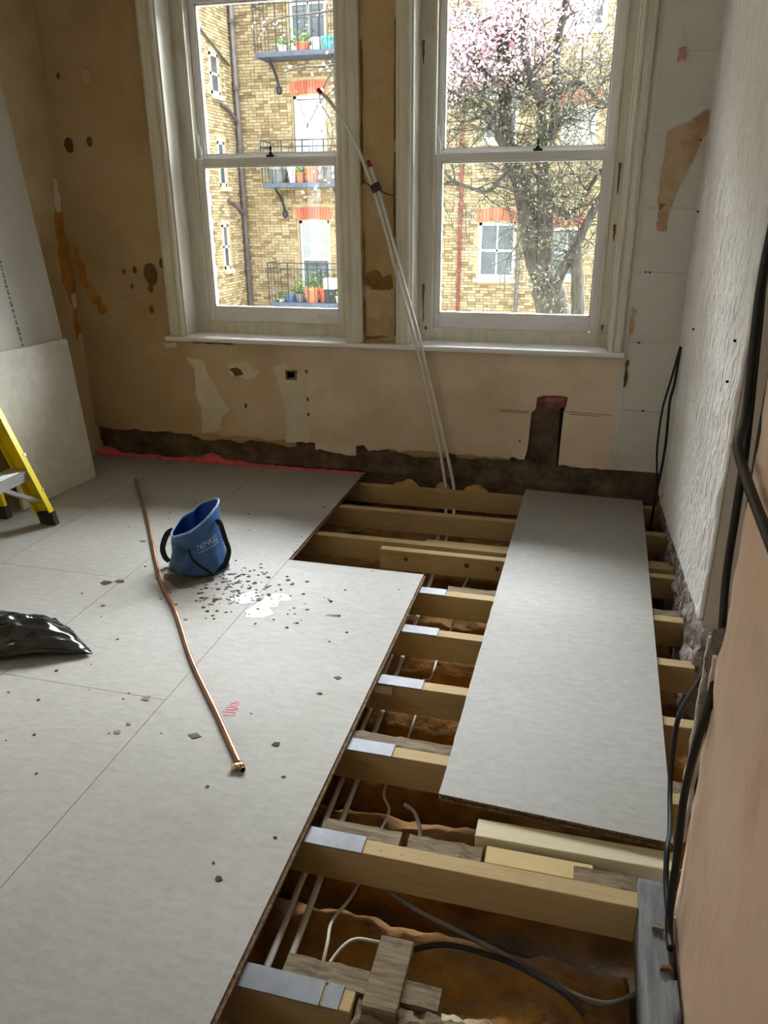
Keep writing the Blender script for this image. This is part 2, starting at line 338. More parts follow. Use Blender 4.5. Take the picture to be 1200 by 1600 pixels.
def empty(name, loc):
    o = bpy.data.objects.new(name, None); COL.objects.link(o); o.location = loc; o['_o'] = tuple(loc); o.empty_display_size = .1
    return o
def tag(o, label=None, cat=None, group=None, kind=None):
    if label: o['label'] = label
    if cat: o['category'] = cat
    if group: o['group'] = group
    if kind: o['kind'] = kind
    return o
def struct(o, label=None): return tag(o, label, kind='structure')
def fbm(x, y, z, o=4): return noise.fractal(Vector((x, y, z)), 1.0, 2.0, o)
def bez(pts, n=8):
    # Catmull-Rom through pts
    P = [Vector(p) for p in pts]; out = []
    for i in range(len(P) - 1):
        p0 = P[max(i - 1, 0)]; p1 = P[i]; p2 = P[i + 1]; p3 = P[min(i + 2, len(P) - 1)]
        for k in range(n):
            t = k / n; t2 = t * t; t3 = t2 * t
            out.append(.5 * ((2 * p1) + (p2 - p0) * t + (2 * p0 - 5 * p1 + 4 * p2 - p3) * t2 + (3 * p1 - p0 - 3 * p2 + p3) * t3))
    out.append(P[-1]); return out
def jag(x0, x1, z, amp, step, seed):
    rr = random.Random(seed); n = max(2, int(abs(x1 - x0) / step)); pts = []
    for i in range(n + 1):
        x = x0 + (x1 - x0) * i / n
        pts.append((x, z + amp * (fbm(x * 5, seed, .3) * 1.2 + rr.uniform(-.35, .35))))
    return pts
def blob(poly, amp, seed, n=6):
    # roughen a polygon outline
    rr = random.Random(seed); out = []
    for i in range(len(poly)):
        a, b = Vector(poly[i]), Vector(poly[(i + 1) % len(poly)])
        L = (b - a).length; k = max(1, min(n, int(L / (amp * 2.2))))
        nrm = Vector((-(b - a).y, (b - a).x)) / max(L, 1e-6)
        for q in range(k):
            p = a.lerp(b, q / k) + nrm * rr.uniform(-amp, amp) * (1 if q else .4)
            out.append((p.x, p.y))
    return out

# ================================================================== THE ROOM
WY = 4.10            # plaster face of the window wall
# --- window wall
wf = struct(empty('wall_far', (-1.25, 4.3, 0)))
# masonry body round the two openings
b = MB(); b.box(-3.3, -2.262, 4.168, 4.45, -.5, 3.3); b.box(-1.278, -.927, 4.125, 4.45, .74, 3.3); b.box(.112, 1.2, 4.168, 4.45, -.5, 3.3)
b.box(-2.262, .112, 4.168, 4.45, -.5, .735); b.box(-2.262, -1.278, 4.14, 4.45, 2.62, 3.3); b.box(-.927, .112, 4.14, 4.45, 2.62, 3.3)
b.build('masonry', 'grey_plaster', wf)
# plaster below the sill: broken lower edge and the socket chase cut out of it
low = [(-2.96, .19)] + jag(-2.94, -1.2, .165, .012, .035, 3) + jag(-1.17, -.28, .15, .018, .03, 5)
chase = [(-.268, .20), (-.262, .30), (-.258, .415), (-.236, .435), (-.232, .50), (-.20, .512), (-.12, .516), (-.072, .51), (-.078, .46), (-.088, .43), (-.092, .30), (-.095, .135)]
low2 = jag(-.09, .195, .128, .008, .03, 8) + [(.20, .128)]
poly = low + chase + low2 + [(.20, .745), (-2.262, .745), (-2.262, 2.95), (-2.96, 2.95)]
MB().prism(poly, 'y', WY, 4.166).build('plaster', 'plaster_low', wf)
MB().box(-1.278, -.927, 4.098, 4.124, .745, 2.95).build('plaster', 'plaster', wf)
MB().box(-2.262, .2, WY, 4.166, 2.62, 2.95).build('plaster', 'plaster', wf)
# the rough masonry laid bare along the foot of the wall and in the chase
def rough_face(u, v):
    x = -2.96 + u * 3.45; z = -.32 + v * .90
    d = .016 * fbm(x * 7, z * 9, 1.7) + .010 * fbm(x * 22, z * 26, 4.1)
    c = (z / .075); d += .006 * (1 if (c % 1) > .15 else -1)
    return (x, 4.128 + d * .8 - (.012 if z < .02 else 0), z)
MB().slabgrid(rough_face, lambda u, v: (-2.96 + u * 3.45, 4.158, -.32 + v * .9), 230, 60).build('rough_masonry', 'brick_base', wf, smooth=True)
# ragged render lip hanging just under the plaster edge
for k, (xa, xb, za, s_) in enumerate([(-2.3, -1.62, .137, 21), (-1.5, -1.25, .115, 22), (-1.05, -.72, .13, 23), (-.66, -.36, .128, 24)]):
    top = jag(xa, xb, .19, .001, .05, s_); bot = jag(xb, xa, za, .018, .028, s_ + 9)
    MB().prism(top + bot, 'y', 4.112, 4.14).build('render_lip', 'plaster_patch' if k == 1 else 'plaster', wf)
# socket back box at the head of the chase
b = MB(); b.box(-.228, -.078, 4.112, 4.135, .452, .462); b.box(-.228, -.078, 4.112, 4.135, .498, .508); b.box(-.228, -.216, 4.112, 4.135, .452, .508); b.box(-.09, -.078, 4.108, 4.135, .445, .508); b.box(-.222, -.084, 4.126, 4.134, .456, .504)
b.build('socket_box', 'redbox', wf)
MB().prism([(-.104, .12), (-.088, .14), (-.084, .43), (-.094, .45), (-.108, .44)], 'y', 4.108, 4.14).build('chase_slot', 'hole', wf)  # solid black bar drawn for the dark slot beside the chase
def patch(poly, mat, amp, seed, depth=.003, name='patch', y=WY):
    return MB().prism(blob(poly, amp, seed), 'y', y - depth, y + .001).build(name, mat, wf)
patch([(-1.735, .60), (-1.66, .63), (-1.60, .57), (-1.55, .545), (-1.525, .165), (-1.68, .15), (-1.66, .33), (-1.69, .45)], 'plaster_patch', .006, 31)
patch([(-2.28, .64), (-2.16, .62), (-2.12, .48), (-2.03, .33), (-2.10, .20), (-2.22, .17), (-2.20, .34), (-2.24, .48)], 'plaster_patch', .03, 32, .002)
patch([(-2.02, .60), (-1.90, .62), (-1.82, .57), (-1.90, .52), (-2.0, .53)], 'plaster_patch', .02, 33, .003)
patch([(-2.01, .575), (-1.96, .585), (-1.92, .55), (-1.97, .535)], 'dark_spot', .012, 34, .004, 'hole_edge')
# chipped recess where a box used to sit
b = MB(); b.box(-1.655, -1.585, 4.09, 4.1, .575, .583); b.box(-1.655, -1.648, 4.09, 4.1, .53, .58); b.box(-1.655, -1.59, 4.095, 4.1, .53, .538); b.box(-1.597, -1.59, 4.095, 4.1, .535, .58)
b.build('old_box_rim', 'dark_spot', wf)
MB().box(-1.646, -1.6, 4.097, 4.1005, .54, .574).build('old_box_recess', 'brown_line', wf)
for (x, z, r, s_) in [(-2.865, 1.775, .035, 1), (-2.733, 1.79, .022, 2), (-2.45, 1.10, .055, 3), (-2.46, 1.02, .02, 4), (-2.55, 1.12, .016, 5), (-2.62, 1.11, .013, 6), (-2.58, 1.03, .014, 7), (-2.70, 2.10, .03, 8), (-2.87, 2.11, .014, 9), (-1.92, .36, .012, 10), (-1.53, .42, .01, 11), (-1.53, .33, .01, 12), (-2.37, 1.16, .025, 13), (-2.47, .90, .02, 14), (-.31, .255, .006, 15), (-1.53, .58, .01, 16)]:
    patch([(x + r * math.cos(a) * .8, z + r * 1.2 * math.sin(a)) for a in [k * math.pi / 4 for k in range(8)]], 'dark_spot' if s_ not in (8,) else 'patch_soft', r * .22, 60 + s_, .0022, 'stain')
patch([(-2.93, 1.25), (-2.90, 1.20), (-2.86, 1.05), (-2.80, .96), (-2.76, .88), (-2.80, .86), (-2.87, .95), (-2.92, 1.05)], 'glue', .012, 40, .002, 'glue_mark')
patch([(-2.42, .71), (-2.34, .72), (-2.33, .695), (-2.40, .68)], 'plaster_patch', .01, 41, .002)
patch([(-2.25, .728), (-1.98, .727), (-1.97, .712), (-2.20, .713)], 'dark_spot', .006, 42, .002, 'stain')
# bare strip between the windows: varnish lines and ghosts of the old boxing
for (xa, xb, za, zb, s_) in [(-1.187, -1.172, 1.55, 2.2, 1), (-1.183, -1.172, 1.05, 1.35, 2), (-1.185, -1.173, .80, 1.0, 3), (-1.015, -1.0, 1.75, 2.3, 4), (-1.02, -1.0, 1.3, 1.72, 5), (-1.012, -1.0, .8, 1.25, 6), (-1.18, -1.0, .79, .80, 7)]:
    patch([(xa, za), (xb, za + .01), (xb, zb), (xa + .004, zb - .03)], 'brown_line', .004, 70 + s_, .003, 'varnish_line', 4.098)
patch([(-1.17, 1.12), (-1.12, 1.14), (-1.08, 1.10), (-1.03, 1.12), (-1.02, 1.05), (-1.10, 1.04), (-1.12, .98), (-1.14, 1.05), (-1.17, 1.06)], 'brown_line', .012, 80, .002, 'varnish_line', 4.098)
patch([(-1.165, 1.04), (-1.03, 1.03), (-1.02, .90), (-1.08, .92), (-1.10, .87), (-1.16, .90)], 'patch_soft', .012, 81, .0024, y=4.098)
patch([(-1.16, 1.62), (-1.08, 1.66), (-1.06, 1.5), (-1.10, 1.36), (-1.15, 1.40)], 'patch_soft', .016, 82, .0018, y=4.098)
patch([(-1.14, 2.15), (-1.09, 2.2), (-1.06, 2.05), (-1.09, 1.9), (-1.13, 1.95)], 'patch_soft', .016, 83, .0018, y=4.098)
# faint pencil lines beside the socket
for (x0, x1, z0, z1) in [(-.43, -.27, .424, .42), (-.08, .155, .432, .425), (-.43, -.27, .414, .41), (-.06, .10, .42, .416)]:
    MB().beam((x0, WY - .0008, z0), (x1, WY - .0008, z1), (0, 0, 1), (0, 1, 0), .0016, .001).build('pencil_line', 'ink', wf)
# white lining on the pier between window and wall_right: courses with recessed joints
zs = [.13, .46, .805, 1.145, 1.435, 1.752, 2.07, 2.40, 2.75, 2.95]
for i in range(len(zs) - 1):
    bot = jag(.199 + .004 * (i % 2), .47, zs[i] + .001, .0025, .03, 90 + i); top = jag(.47, .199 + .004 * (i % 2), zs[i + 1] - .001, .0025, .03, 120 + i)
    MB().prism(bot + top, 'y', 4.086 + .002 * (i % 3), 4.166).build('lining_panel', 'white_lining', wf, bevel=.003)
MB().box(.168, .47, 4.0915, 4.166, .13, 2.95).build('pier_backing', 'white_lining', wf)
PY = 4.0855
patch([(.272, 1.76), (.30, 1.775), (.36, 1.80), (.43, 1.845), (.46, 1.84), (.46, 1.76), (.425, 1.735), (.40, 1.66), (.34, 1.50), (.318, 1.42), (.285, 1.415), (.278, 1.44), (.264, 1.45), (.266, 1.60)], 'torn_tan', .005, 140, .002, 'torn_paper', PY)
patch([(.286, 1.42), (.318, 1.42), (.316, 1.335), (.272, 1.335), (.27, 1.41)], 'torn_pink', .005, 141, .003, 'torn_paper', PY)
patch([(.27, 1.455), (.30, 1.452), (.272, 1.41)], 'brown_line', .003, 142, .004, 'torn_paper', PY)
patch([(.274, 2.19), (.298, 2.14), (.302, 2.09), (.278, 2.09)], 'white_lining', .004, 143, .003, 'torn_paper', PY)
patch([(.276, 2.09), (.305, 2.09), (.309, 2.035), (.285, 2.045), (.274, 2.03)], 'torn_pink', .004, 144, .003, 'torn_paper', PY)
patch([(.198, .98), (.222, .97), (.222, .90), (.204, .84), (.196, .80)], 'torn_tan', .006, 145, .003, 'torn_paper', PY)
patch([(.20, .72), (.214, .72), (.213, .585), (.20, .575)], 'dark_spot', .005, 146, .003, 'torn_paper', PY)
for (x, z) in [(.245, 1.146), (.263, 1.144), (.31, .463), (.25, .807), (.283, 2.082), (.415, 1.72)]:
    patch([(x - .006, z - .003), (x + .006, z - .004), (x + .005, z + .004), (x - .004, z + .004)], 'hole', .001, int(x * 1000), .002, 'nick', PY)

# --- other walls and the ceiling
wl = struct(empty('wall_left', (-3.05, 2, 0)))
b = MB(); b.box(-3.15, -2.96, .3, 4.45, -.5, 2.95); b.box(-3.15, -2.96, -1.5, -.6, -.5, 2.95); b.box(-3.15, -2.96, -.6, .3, -.5, .9); b.box(-3.15, -2.96, -.6, .3, 2.65, 2.95)  # unseen opening added in this wall to let in fill daylight
b.build('plaster', 'plaster_left', wl)
def lpatch(poly, mat, amp, seed, depth=.003, name='glue_mark'):
    return MB().prism(blob(poly, amp, seed), 'x', -2.961, -2.96 + depth).build(name, mat, wl)
lpatch([(4.03, 1.59), (4.085, 1.58), (4.09, 1.2), (4.095, .76), (4.04, .72), (4.04, .92), (3.99, 1.05), (4.0, 1.3)], 'glue', .012, 150)
lpatch([(4.035, 1.60), (4.075, 1.60), (4.075, 1.44), (4.03, 1.43)], 'plaster_patch', .008, 151, .004, 'patch')
lpatch([(4.05, .98), (4.085, .99), (4.08, .90), (4.05, .90)], 'plaster_patch', .008, 152, .004, 'patch')
cl = struct(MB().box(-3.15, 1.2, -1.5, 4.45, 2.95, 3.1).build('ceiling', 'ceil'))

wb = struct(empty('wall_back', (-1.2, -1.6, 0)))
b = MB(); b.box(-3.15, 1.2, -1.75, -1.5, -.5, .9); b.box(-3.15, 1.2, -1.75, -1.5, 2.7, 3.1)
for x0_, x1_ in ((-3.15, 1.2),): b.box(x0_, x1_, -1.75, -1.5, .9, 2.7)
b.build('plaster', 'plaster_left', wb)
wr = struct(empty('wall_right', (.6, 3, 0)))
MB().box(.452, 1.0, 2.425, 4.166, .14, 2.95).build('plaster', 'grey_plaster', wr, bevel=.004)
def base_r(u, v):
    y = 2.45 + u * 1.66; z = -.30 + v * .46
    return (.462 - .03 * (1 - v) + .02 * fbm(y * 9, z * 9, 2) + .012 * fbm(y * 30, z * 30, 5) + .02 * (v > .9), y, z)
MB().slabgrid(base_r, lambda u, v: (.75, 2.45 + u * 1.66, -.30 + v * .46), 120, 36).build('broken_footing', 'rubble', wr, smooth=True)
# embossed paper, hanging to a slanting lower edge
def paper(u, v):
    y = 2.425 + u * 1.68; zb = .165 - .165 * u + .006 * fbm(y * 30, 0, 3) + (.02 if u > .93 else 0); z = zb + v * (2.95 - zb)
    e = fbm(y * 26, z * 9, .5, 3); e2 = fbm(y * 60, z * 24, 8, 2)
    edge = min(1, u * 30, (1 - v * 0) * 1)
    return (.4425 - .0085 * max(0, e) - .003 * e2 - .004 * (1 - min(1, v * 14)), y, z)
MB().slabgrid(paper, lambda u, v: (.4525, 2.425 + u * 1.68, (.165 - .165 * u) + v * (2.95 - (.165 - .165 * u))), 130, 220).build('wallpaper', 'paper', wr, smooth=True)
for (y, z) in [(4.02, 1.42), (3.6, .95), (2.6, .93), (2.58, 1.06)]:
    MB().prism(blob([(y - .004, z - .004), (y + .004, z - .003), (y + .004, z + .003), (y - .003, z + .004)], .001, int(z * 99)), 'x', .4345, .443).build('nick', 'hole', wr)
MB().box(.95, 1.2, 1.2, 2.5, -.5, 2.95).build('alcove_back', 'grey_plaster', wr)
# nearest stretch of wall (tan plaster) with its broken arris
def near_wall(u, v):
    y = -1.5 + u * 2.89; z = -.35 + v * 3.3
    d = .005 * fbm(y * 3, z * 2, 6) + .0015 * fbm(y * 14, z * 10, 2)
    if u > .97: d += .006 * fbm(z * 9, 3, 1) - .006
    return (.294 - d, y + (.012 * fbm(z * 5, 2, 9) if u > .99 else 0), z)
MB().slabgrid(near_wall, lambda u, v: (.95, -1.5 + u * 2.89, -.35 + v * 3.3), 90, 110).build('near_plaster', 'pink_plaster', wr, smooth=True)
crk = bez([(.2915, 1.335, .02), (.2915, 1.30, -.03), (.2915, 1.26, -.06), (.2915, 1.225, -.105), (.2915, 1.2, -.16)], 5)
MB().sweep(crk, [(-.001, -.007), (.003, -.007), (.003, .007), (-.001, .007)], up=(0, 1, 0)).build('crack_edge', 'plaster_patch', wr)
# brickwork laid bare along the arris
def strip(u, v):
    z = .15 + v * .50; a = u * math.pi
    w = .036 * (1 - .5 * max(0, .12 - v) / .12)
    return (.312 - .018 * math.sin(a) + .008 * fbm(z * 25, u * 5, 3), 1.455 + w * math.cos(a) + .006 * fbm(z * 30, u * 4, 7), z)
MB().slabgrid(strip, lambda u, v: (.34, 1.455 + .03 * math.cos(u * math.pi), .15 + v * .5), 10, 60).build('bare_brick_arris', 'brick_base', wr, smooth=True)
for yy, s_ in ((1.415, 3), (1.492, 5)):
    pts = [(.298 + .004 * fbm(z * 20, s_, 1), yy + .006 * fbm(z * 18, s_, 4), z) for z in [.16 + k * .0245 for k in range(20)]]
    MB().sweep(pts, [(-.004, -.006), (.004, -.006), (.004, .006), (-.004, .006)], up=(0, 1, 0)).build('plaster_lip', 'plaster_patch', wr)

# --- windows
sl = struct(MB().prism([(4.05, .732), (4.046, .745), (4.05, .757), (4.24, .760), (4.24, .732)], 'x', -2.375, .186).build('trim_1', 'sill_paint', bevel=.003))
sl['label'] = 'white painted sill board running below both windows'
def arch(x0, x1, inner, parent):
    # moulded upright; inner = +1 when the window lies on the +x side
    w = x1 - x0
    p = [(0, 4.10), (0, 4.072), (.10, 4.066), (.18, 4.066), (.24, 4.074), (.62, 4.078), (.70, 4.070), (.82, 4.066), (.93, 4.070), (1, 4.082), (1, 4.10)]
    pts = [((x0 + w * a) if inner > 0 else (x1 - w * a), y) for a, y in p]
    MB().prism(pts, 'z', .758, 2.75).build('architrave', 'win_paint', parent)
def window(name, xa, xb, sx0, sx1, gx0, gx1, la, lb):
    w = struct(empty(name, ((xa + xb) / 2, 4.2, .757)))
    arch(la[0], la[1], 1, w); arch(lb[0], lb[1], -1, w)
    MB().box(xa - .004, xa + .012, 4.085, 4.25, .758, 2.62).build('lining', 'win_paint', w)
    MB().box(xb - .012, xb + .004, 4.085, 4.25, .758, 2.62).build('lining', 'win_paint', w)
    MB().box(xa, xb, 4.085, 4.42, 2.56, 2.63).build('head_lining', 'win_paint', w)
    for s_, (p, q) in ((1, (xa, sx0)), (-1, (sx1, xb))):
        b = MB(); b.box(p, q, 4.232, 4.345, .758, 2.6)
        e = q if s_ > 0 else p
        b.box(min(e - s_ * .012, e + s_ * .004), max(e - s_ * .012, e + s_ * .004), 4.222, 4.24, .80, 2.58)
        b.build('box_frame', 'win_paint', w, bevel=.002)
    b = MB(); b.prism([(4.222, .757), (4.222, .80), (4.236, .828), (4.42, .81), (4.42, .757)], 'x', xa, xb); b.build('inner_sill', 'win_paint', w)
    def sash(nm, y0, y1, z0, z1, g0, g1, brail):
        sa = empty(nm, ((sx0 + sx1) / 2, y0, z0)); sa.parent = w; sa.location = Vector(sa['_o']) - Vector(w['_o'])
        mt = 'sash_paint'
        MB().box(sx0, gx0, y0, y1, z0, z1).build('stile', mt, sa, bevel=.003)
        MB().box(gx1, sx1, y0, y1, z0, z1).build('stile', mt, sa, bevel=.003)
        MB().box(gx0, gx1, y0, y1, z0, g0).build('rail', mt, sa, bevel=.003)
        MB().box(gx0, gx1, y0, y1, g1, z1).build('rail', mt, sa, bevel=.003)
        MB().box(gx0 - .002, gx1 + .002, (y0 + y1) / 2 - .002, (y0 + y1) / 2 + .002, g0 - .002, g1 + .002).build('pane', 'glass', sa)
        bd = MB()
        for (p, q, r_, s2) in ((gx0, gx0 + .008, g0, g1), (gx1 - .008, gx1, g0, g1), (gx0, gx1, g0, g0 + .008), (gx0, gx1, g1 - .008, g1)):
            bd.box(p, q, y0 + .006, y1 - .006, r_, s2)
        bd.build('glazing_bead', mt, sa)
        return sa
    lo = sash('lower_sash', 4.238, 4.278, .828, 1.70, .905, 1.66, 0)
    for fx in (.17, .84):
        x = sx0 + (sx1 - sx0) * fx
        b = MB(); b.box(x - .022, x + .022, 4.232, 4.239, .852, .876); b.sweep(bez([(x, 4.232, .868), (x, 4.222, .866), (x, 4.214, .874), (x, 4.212, .884)], 4), [(-.012, -.002), (.012, -.002), (.012, .002), (-.012, .002)], up=(0, 0, 1))
        b.build('sash_lift', 'sash_paint', lo, bevel=.001)
    x = gx0 + (gx1 - gx0) * (.60 if xa > -1.5 else .52)
    b = MB(); b.box(x - .022, x + .022, 4.244, 4.272, 1.70, 1.712); b.lathe((x, 4.258, 1.712), [(.012, 0), (.012, .012), (.006, .016), (.006, .03), (.01, .034), (.008, .042)], 8)
    b.build('sash_fastener', 'iron', lo)
    up = sash('upper_sash', 4.288, 4.328, 1.662, 2.52, 1.718, 2.435, 0)
    for (p, sg) in ((sx0, 1), (sx1, -1)):
        b = MB(); b.prism([(p, 1.84), (p + sg * .014, 1.82), (p + sg * .010, 1.78), (p + sg * .024, 1.74), (p + sg * .018, 1.715), (p + sg * .026, 1.70), (p, 1.70)], 'y', 4.262, 4.286)
        b.build('sash_horn', 'sash_paint', up)
    return w
w1 = window('window_1', -2.262, -1.278, -2.175, -1.347, -2.137, -1.371, (-2.352, -2.258), (-1.282, -1.188))
w2 = window('window_2', -.927, .112, -.833, .041, -.803, .003, (-1.0, -.923), (.108, .172))
# worn patches of bare wood on window_2
for (x, y, za, zb, s_) in [(.078, 4.231, 1.50, 1.64, 1), (.082, 4.231, 1.28, 1.36, 2), (.07, 4.231, .83, .87, 3), (-.885, 4.231, .86, 1.06, 4), (-.90, 4.231, 2.1, 2.2, 5), (-.87, 4.231, .80, .835, 6)]:
    MB().prism(blob([(x - .008, zb), (x + .008, zb), (x + .003, za), (x - .002, za)], .002, 160 + s_), 'y', y - .001, y + .002).build('bare_wood', 'brown_line', w2)

# --- floor: laid chipboard sheets (each its own piece), open strip at wall_right
fl = struct(empty('floor', (-1.8, 2, 0)))
def board(x0, x1, y0, y1, tongue=0, parent=fl, name='floor_board'):
    g = .0008
    b = MB(); x0 += g; x1 -= g; y0 += g; y1 -= g
    b.box(x0, x1, y0, y1, -.007, 0, 1, 0); b.box(x0, x1 + tongue, y0, y1, -.0145, -.007, 1); b.box(x0, x1, y0, y1, -.022, -.0145, 1)
    return b.build(name, ['chip', 'chip_edge'], parent)
board(-1.195, -.583, .47, 2.872, .009); board(-1.195, -.583, -1.5, .47, .009)
board(-1.80, -1.195, 1.80, 4.068, .009); board(-1.80, -1.195, -.6, 1.80)
board(-2.41, -1.80, 2.534, 4.068); board(-2.41, -1.80, .134, 2.534); board(-2.41, -1.80, -1.5, .134)
board(-2.955, -2.41, 3.2, 4.068); board(-2.955, -2.41, .8, 3.2); board(-2.955, -2.41, -1.5, .8)
struct(MB().box(-3.1, 1.1, -1.5, 4.45, -.62, -.5).build('subfloor', 'dark_earth'))

# ================================================================== JOISTS AND WHAT LIES BETWEEN THEM
JT = -.0225
jy = [3.953, 3.591, 3.215, 2.745, 2.428, 2.084, 1.739, 1.377, .985]
ordn = ['closest', 'second', 'third', 'fourth', 'fifth', 'sixth', 'seventh', 'eighth', 'ninth']
NOTCH = (-.625, -.485)
def pipe_x(y): return -.532 - .034 * max(0, y - 1.1)
for i, y in enumerate(jy):
    x0 = -1.85 if i < 3 else -1.25; x1 = .455 if i < 8 else -.336
    if i == 7: x1 = .224
    z0 = JT - (.105 if i < 8 else .12)
    c = pipe_x(y) - .022; n0, n1 = c - .05, c + .05
    poly = [(x0, z0), (x1, z0), (x1, JT), (x0, JT)]
    j = empty('floor_joist', ((x0 + x1) / 2, y + .025, z0))
    MB().prism(poly, 'y', y, y + .047).build('timber', 'pine', j, bevel=.002)
    where = 'joist closest to the window wall, exposed in the open floor' if i == 0 else f'{ordn[i]} joist from the window wall, exposed in the open floor'
    tag(j, ('pale new timber ' if i < 3 else 'metal-plated timber ') + where, 'joist', 'exposed floor joists')
    if i >= 3:
        pl = {3: (.0, .115), 4: (.0, .135), 5: (0, .15), 6: (0, .135), 7: (0, .15), 8: (0, .175)}[i]
        xs = -.575 if i > 3 else -.585
        MB().box(xs, xs + pl[1], y - .004, y + .051, JT, JT + .004).build('protection_plate', 'zinc', j, bevel=.001)
        if i == 8:
            MB().box(xs + .18, xs + .215, y - .003, y + .05, JT, JT + .004).build('protection_plate', 'zinc', j, bevel=.001)
        if i == 5:
            MB().box(-.585, -.525, y - .005, y - .001, JT - .034, JT - .006).build('paper_label', 'sticker', j)
    # nail and knot marks
    for k in range(2):
        x = random.uniform(-.45, .1) if i > 2 else random.uniform(-1.1, -.35)
        MB().lathe((x, y + .02, JT - .001), [(.004, 0), (.004, .0015)], 6).build('nail_head', 'nail', j)
# sister timbers bolted on
def timber(x0, x1, y0, y1, z0, z1, label, mat='pine', name='timber_offcut', cat='timber', seed=0, tilt=0, grp=None):
    b = MB(); b.quadbox([(x0, y0, z0), (x1, y0 + tilt, z0), (x1, y1 + tilt, z0), (x0, y1, z0), (x0, y0, z1), (x1, y0 + tilt, z1), (x1, y1 + tilt, z1), (x0, y1, z1)])
    o = b.build(name, mat, bevel=.002); tag(o, label, cat, grp); return o
t = timber(-.845, .45, 3.128, 3.17, JT - .10, JT, 'short pale timber with bolt heads lapped beside the third joist', name='sister_joist', cat='joist')
for x in (-.72, -.44, -.30):
    MB().beam((x, 3.1275, -.06), (x, 3.120, -.06), (1, 0, 0), (0, 0, 1), .008, .008).build('bolt_head', 'nail', t)
timber(-.66, .44, 3.265, 3.30, JT - .09, JT - .004, 'thin pale strip of timber behind the third joist', name='sister_joist', cat='joist')
def old_joist(segs, y0, y1, top, label, seed):
    j = empty('old_joist', (0, y0, top - .1))
    for (x0, x1) in segs:
        n = int((x1 - x0) / .02) + 2
        pt = [(x0 + (x1 - x0) * k / n, top + .006 * fbm(k * .5 + x0, seed, 2)) for k in range(n + 1)]
        MB().prism([(x0, top - .1), (x1, top - .1)] + pt[::-1], 'y', y0, y1).build('timber', 'old_wood', j)
    tag(j, label, 'joist', 'old joists beside the new ones')
old_joist([(-.545, -.345), (-.325, -.14), (.08, .224)], 1.428, 1.475, -.03, 'gappy grey old joist behind the eighth joist, next to the offcuts', 3)
old_joist([(-1.2, .45)], 1.79, 1.835, -.026, 'grey old joist hugging the back of the seventh joist', 4)
old_joist([(-.47, .44)], 2.796, 2.84, -.025, 'grey old joist hugging the back of the fourth joist', 5)
old_joist([(-.50, -.17)], 1.036, 1.085, -.028, 'rotten grey old joist in the foreground behind the plated ninth joist', 6)
# foreground: flat noggin and rotten lumps
ng = timber(-.318, -.246, 1.0, 1.165, -.045, -.014, 'short flat grey board laid across the rotten joist in the foreground', 'old_wood', 'noggin')
b = MB()
b.slabgrid(lambda u, v: (-.33 + u * .30, .93 + v * .10, -.035 + .016 * fbm(u * 9, v * 4, 2) + .008 * fbm(u * 25, v * 9, 4)), lambda u, v: (-.33 + u * .30, .93 + v * .10, -.13), 40, 14)
tag(b.build('rotten_timber', 'old_wood', smooth=True), 'crumbling rotten timber end at the near edge of the open floor', 'timber')
# timbers under the near end of the loose board
timber(-.165, .315, 1.505, 1.567, -.115, -.026, 'long pale batten lying under the near end of the loose board', 'pine_c', 'batten', tilt=.005)
timber(-.132, .125, 1.436, 1.492, -.072, -.036, 'short yellow timber block with a knot in front of the batten', 'pine_b', 'timber_block', tilt=.002)
timber(-.120, .11, 1.44, 1.492, -.1, -.0725, 'plank stub beneath the short yellow timber block', 'old_wood', 'timber_block')
# grey plate along the near wall
pb = MB()
pb.slabgrid(lambda u, v: (.224 + u * .066 + .004 * fbm(v * 9, 3, u), -.3 + v * 1.75, -.006 + .004 * fbm(u * 6, v * 12, 1) - (.02 if u > .8 and fbm(v * 14, 2, 2) > .1 else 0)), lambda u, v: (.224 + u * .066, -.3 + v * 1.75, -.13), 10, 120)
tag(pb.build('wall_plate', 'grey_wood', smooth=True), 'weathered grey timber plate running along the foot of the tan wall', 'timber')
for k, (x, y, r, mt, lb) in enumerate([(.258, 1.315, .012, 'old_wood', 'pale split wood chip on the grey timber plate, nearer the batten'), (.268, 1.22, .012, 'dark_spot', 'dark brown mark for a hole in the grey timber plate in the foreground')]):
    b = MB(); b.prism(blob([(x - r, y - r * .5), (x + r, y - r * .4), (x + r * .7, y + r * .6), (x - r * .6, y + r * .4)], .003, 170 + k), 'z', -.004, .006)
    tag(b.build('wood_chip' if k == 0 else 'hole_mark', mt), lb, 'debris')  # the second, dark piece stands in for a hole in the plate

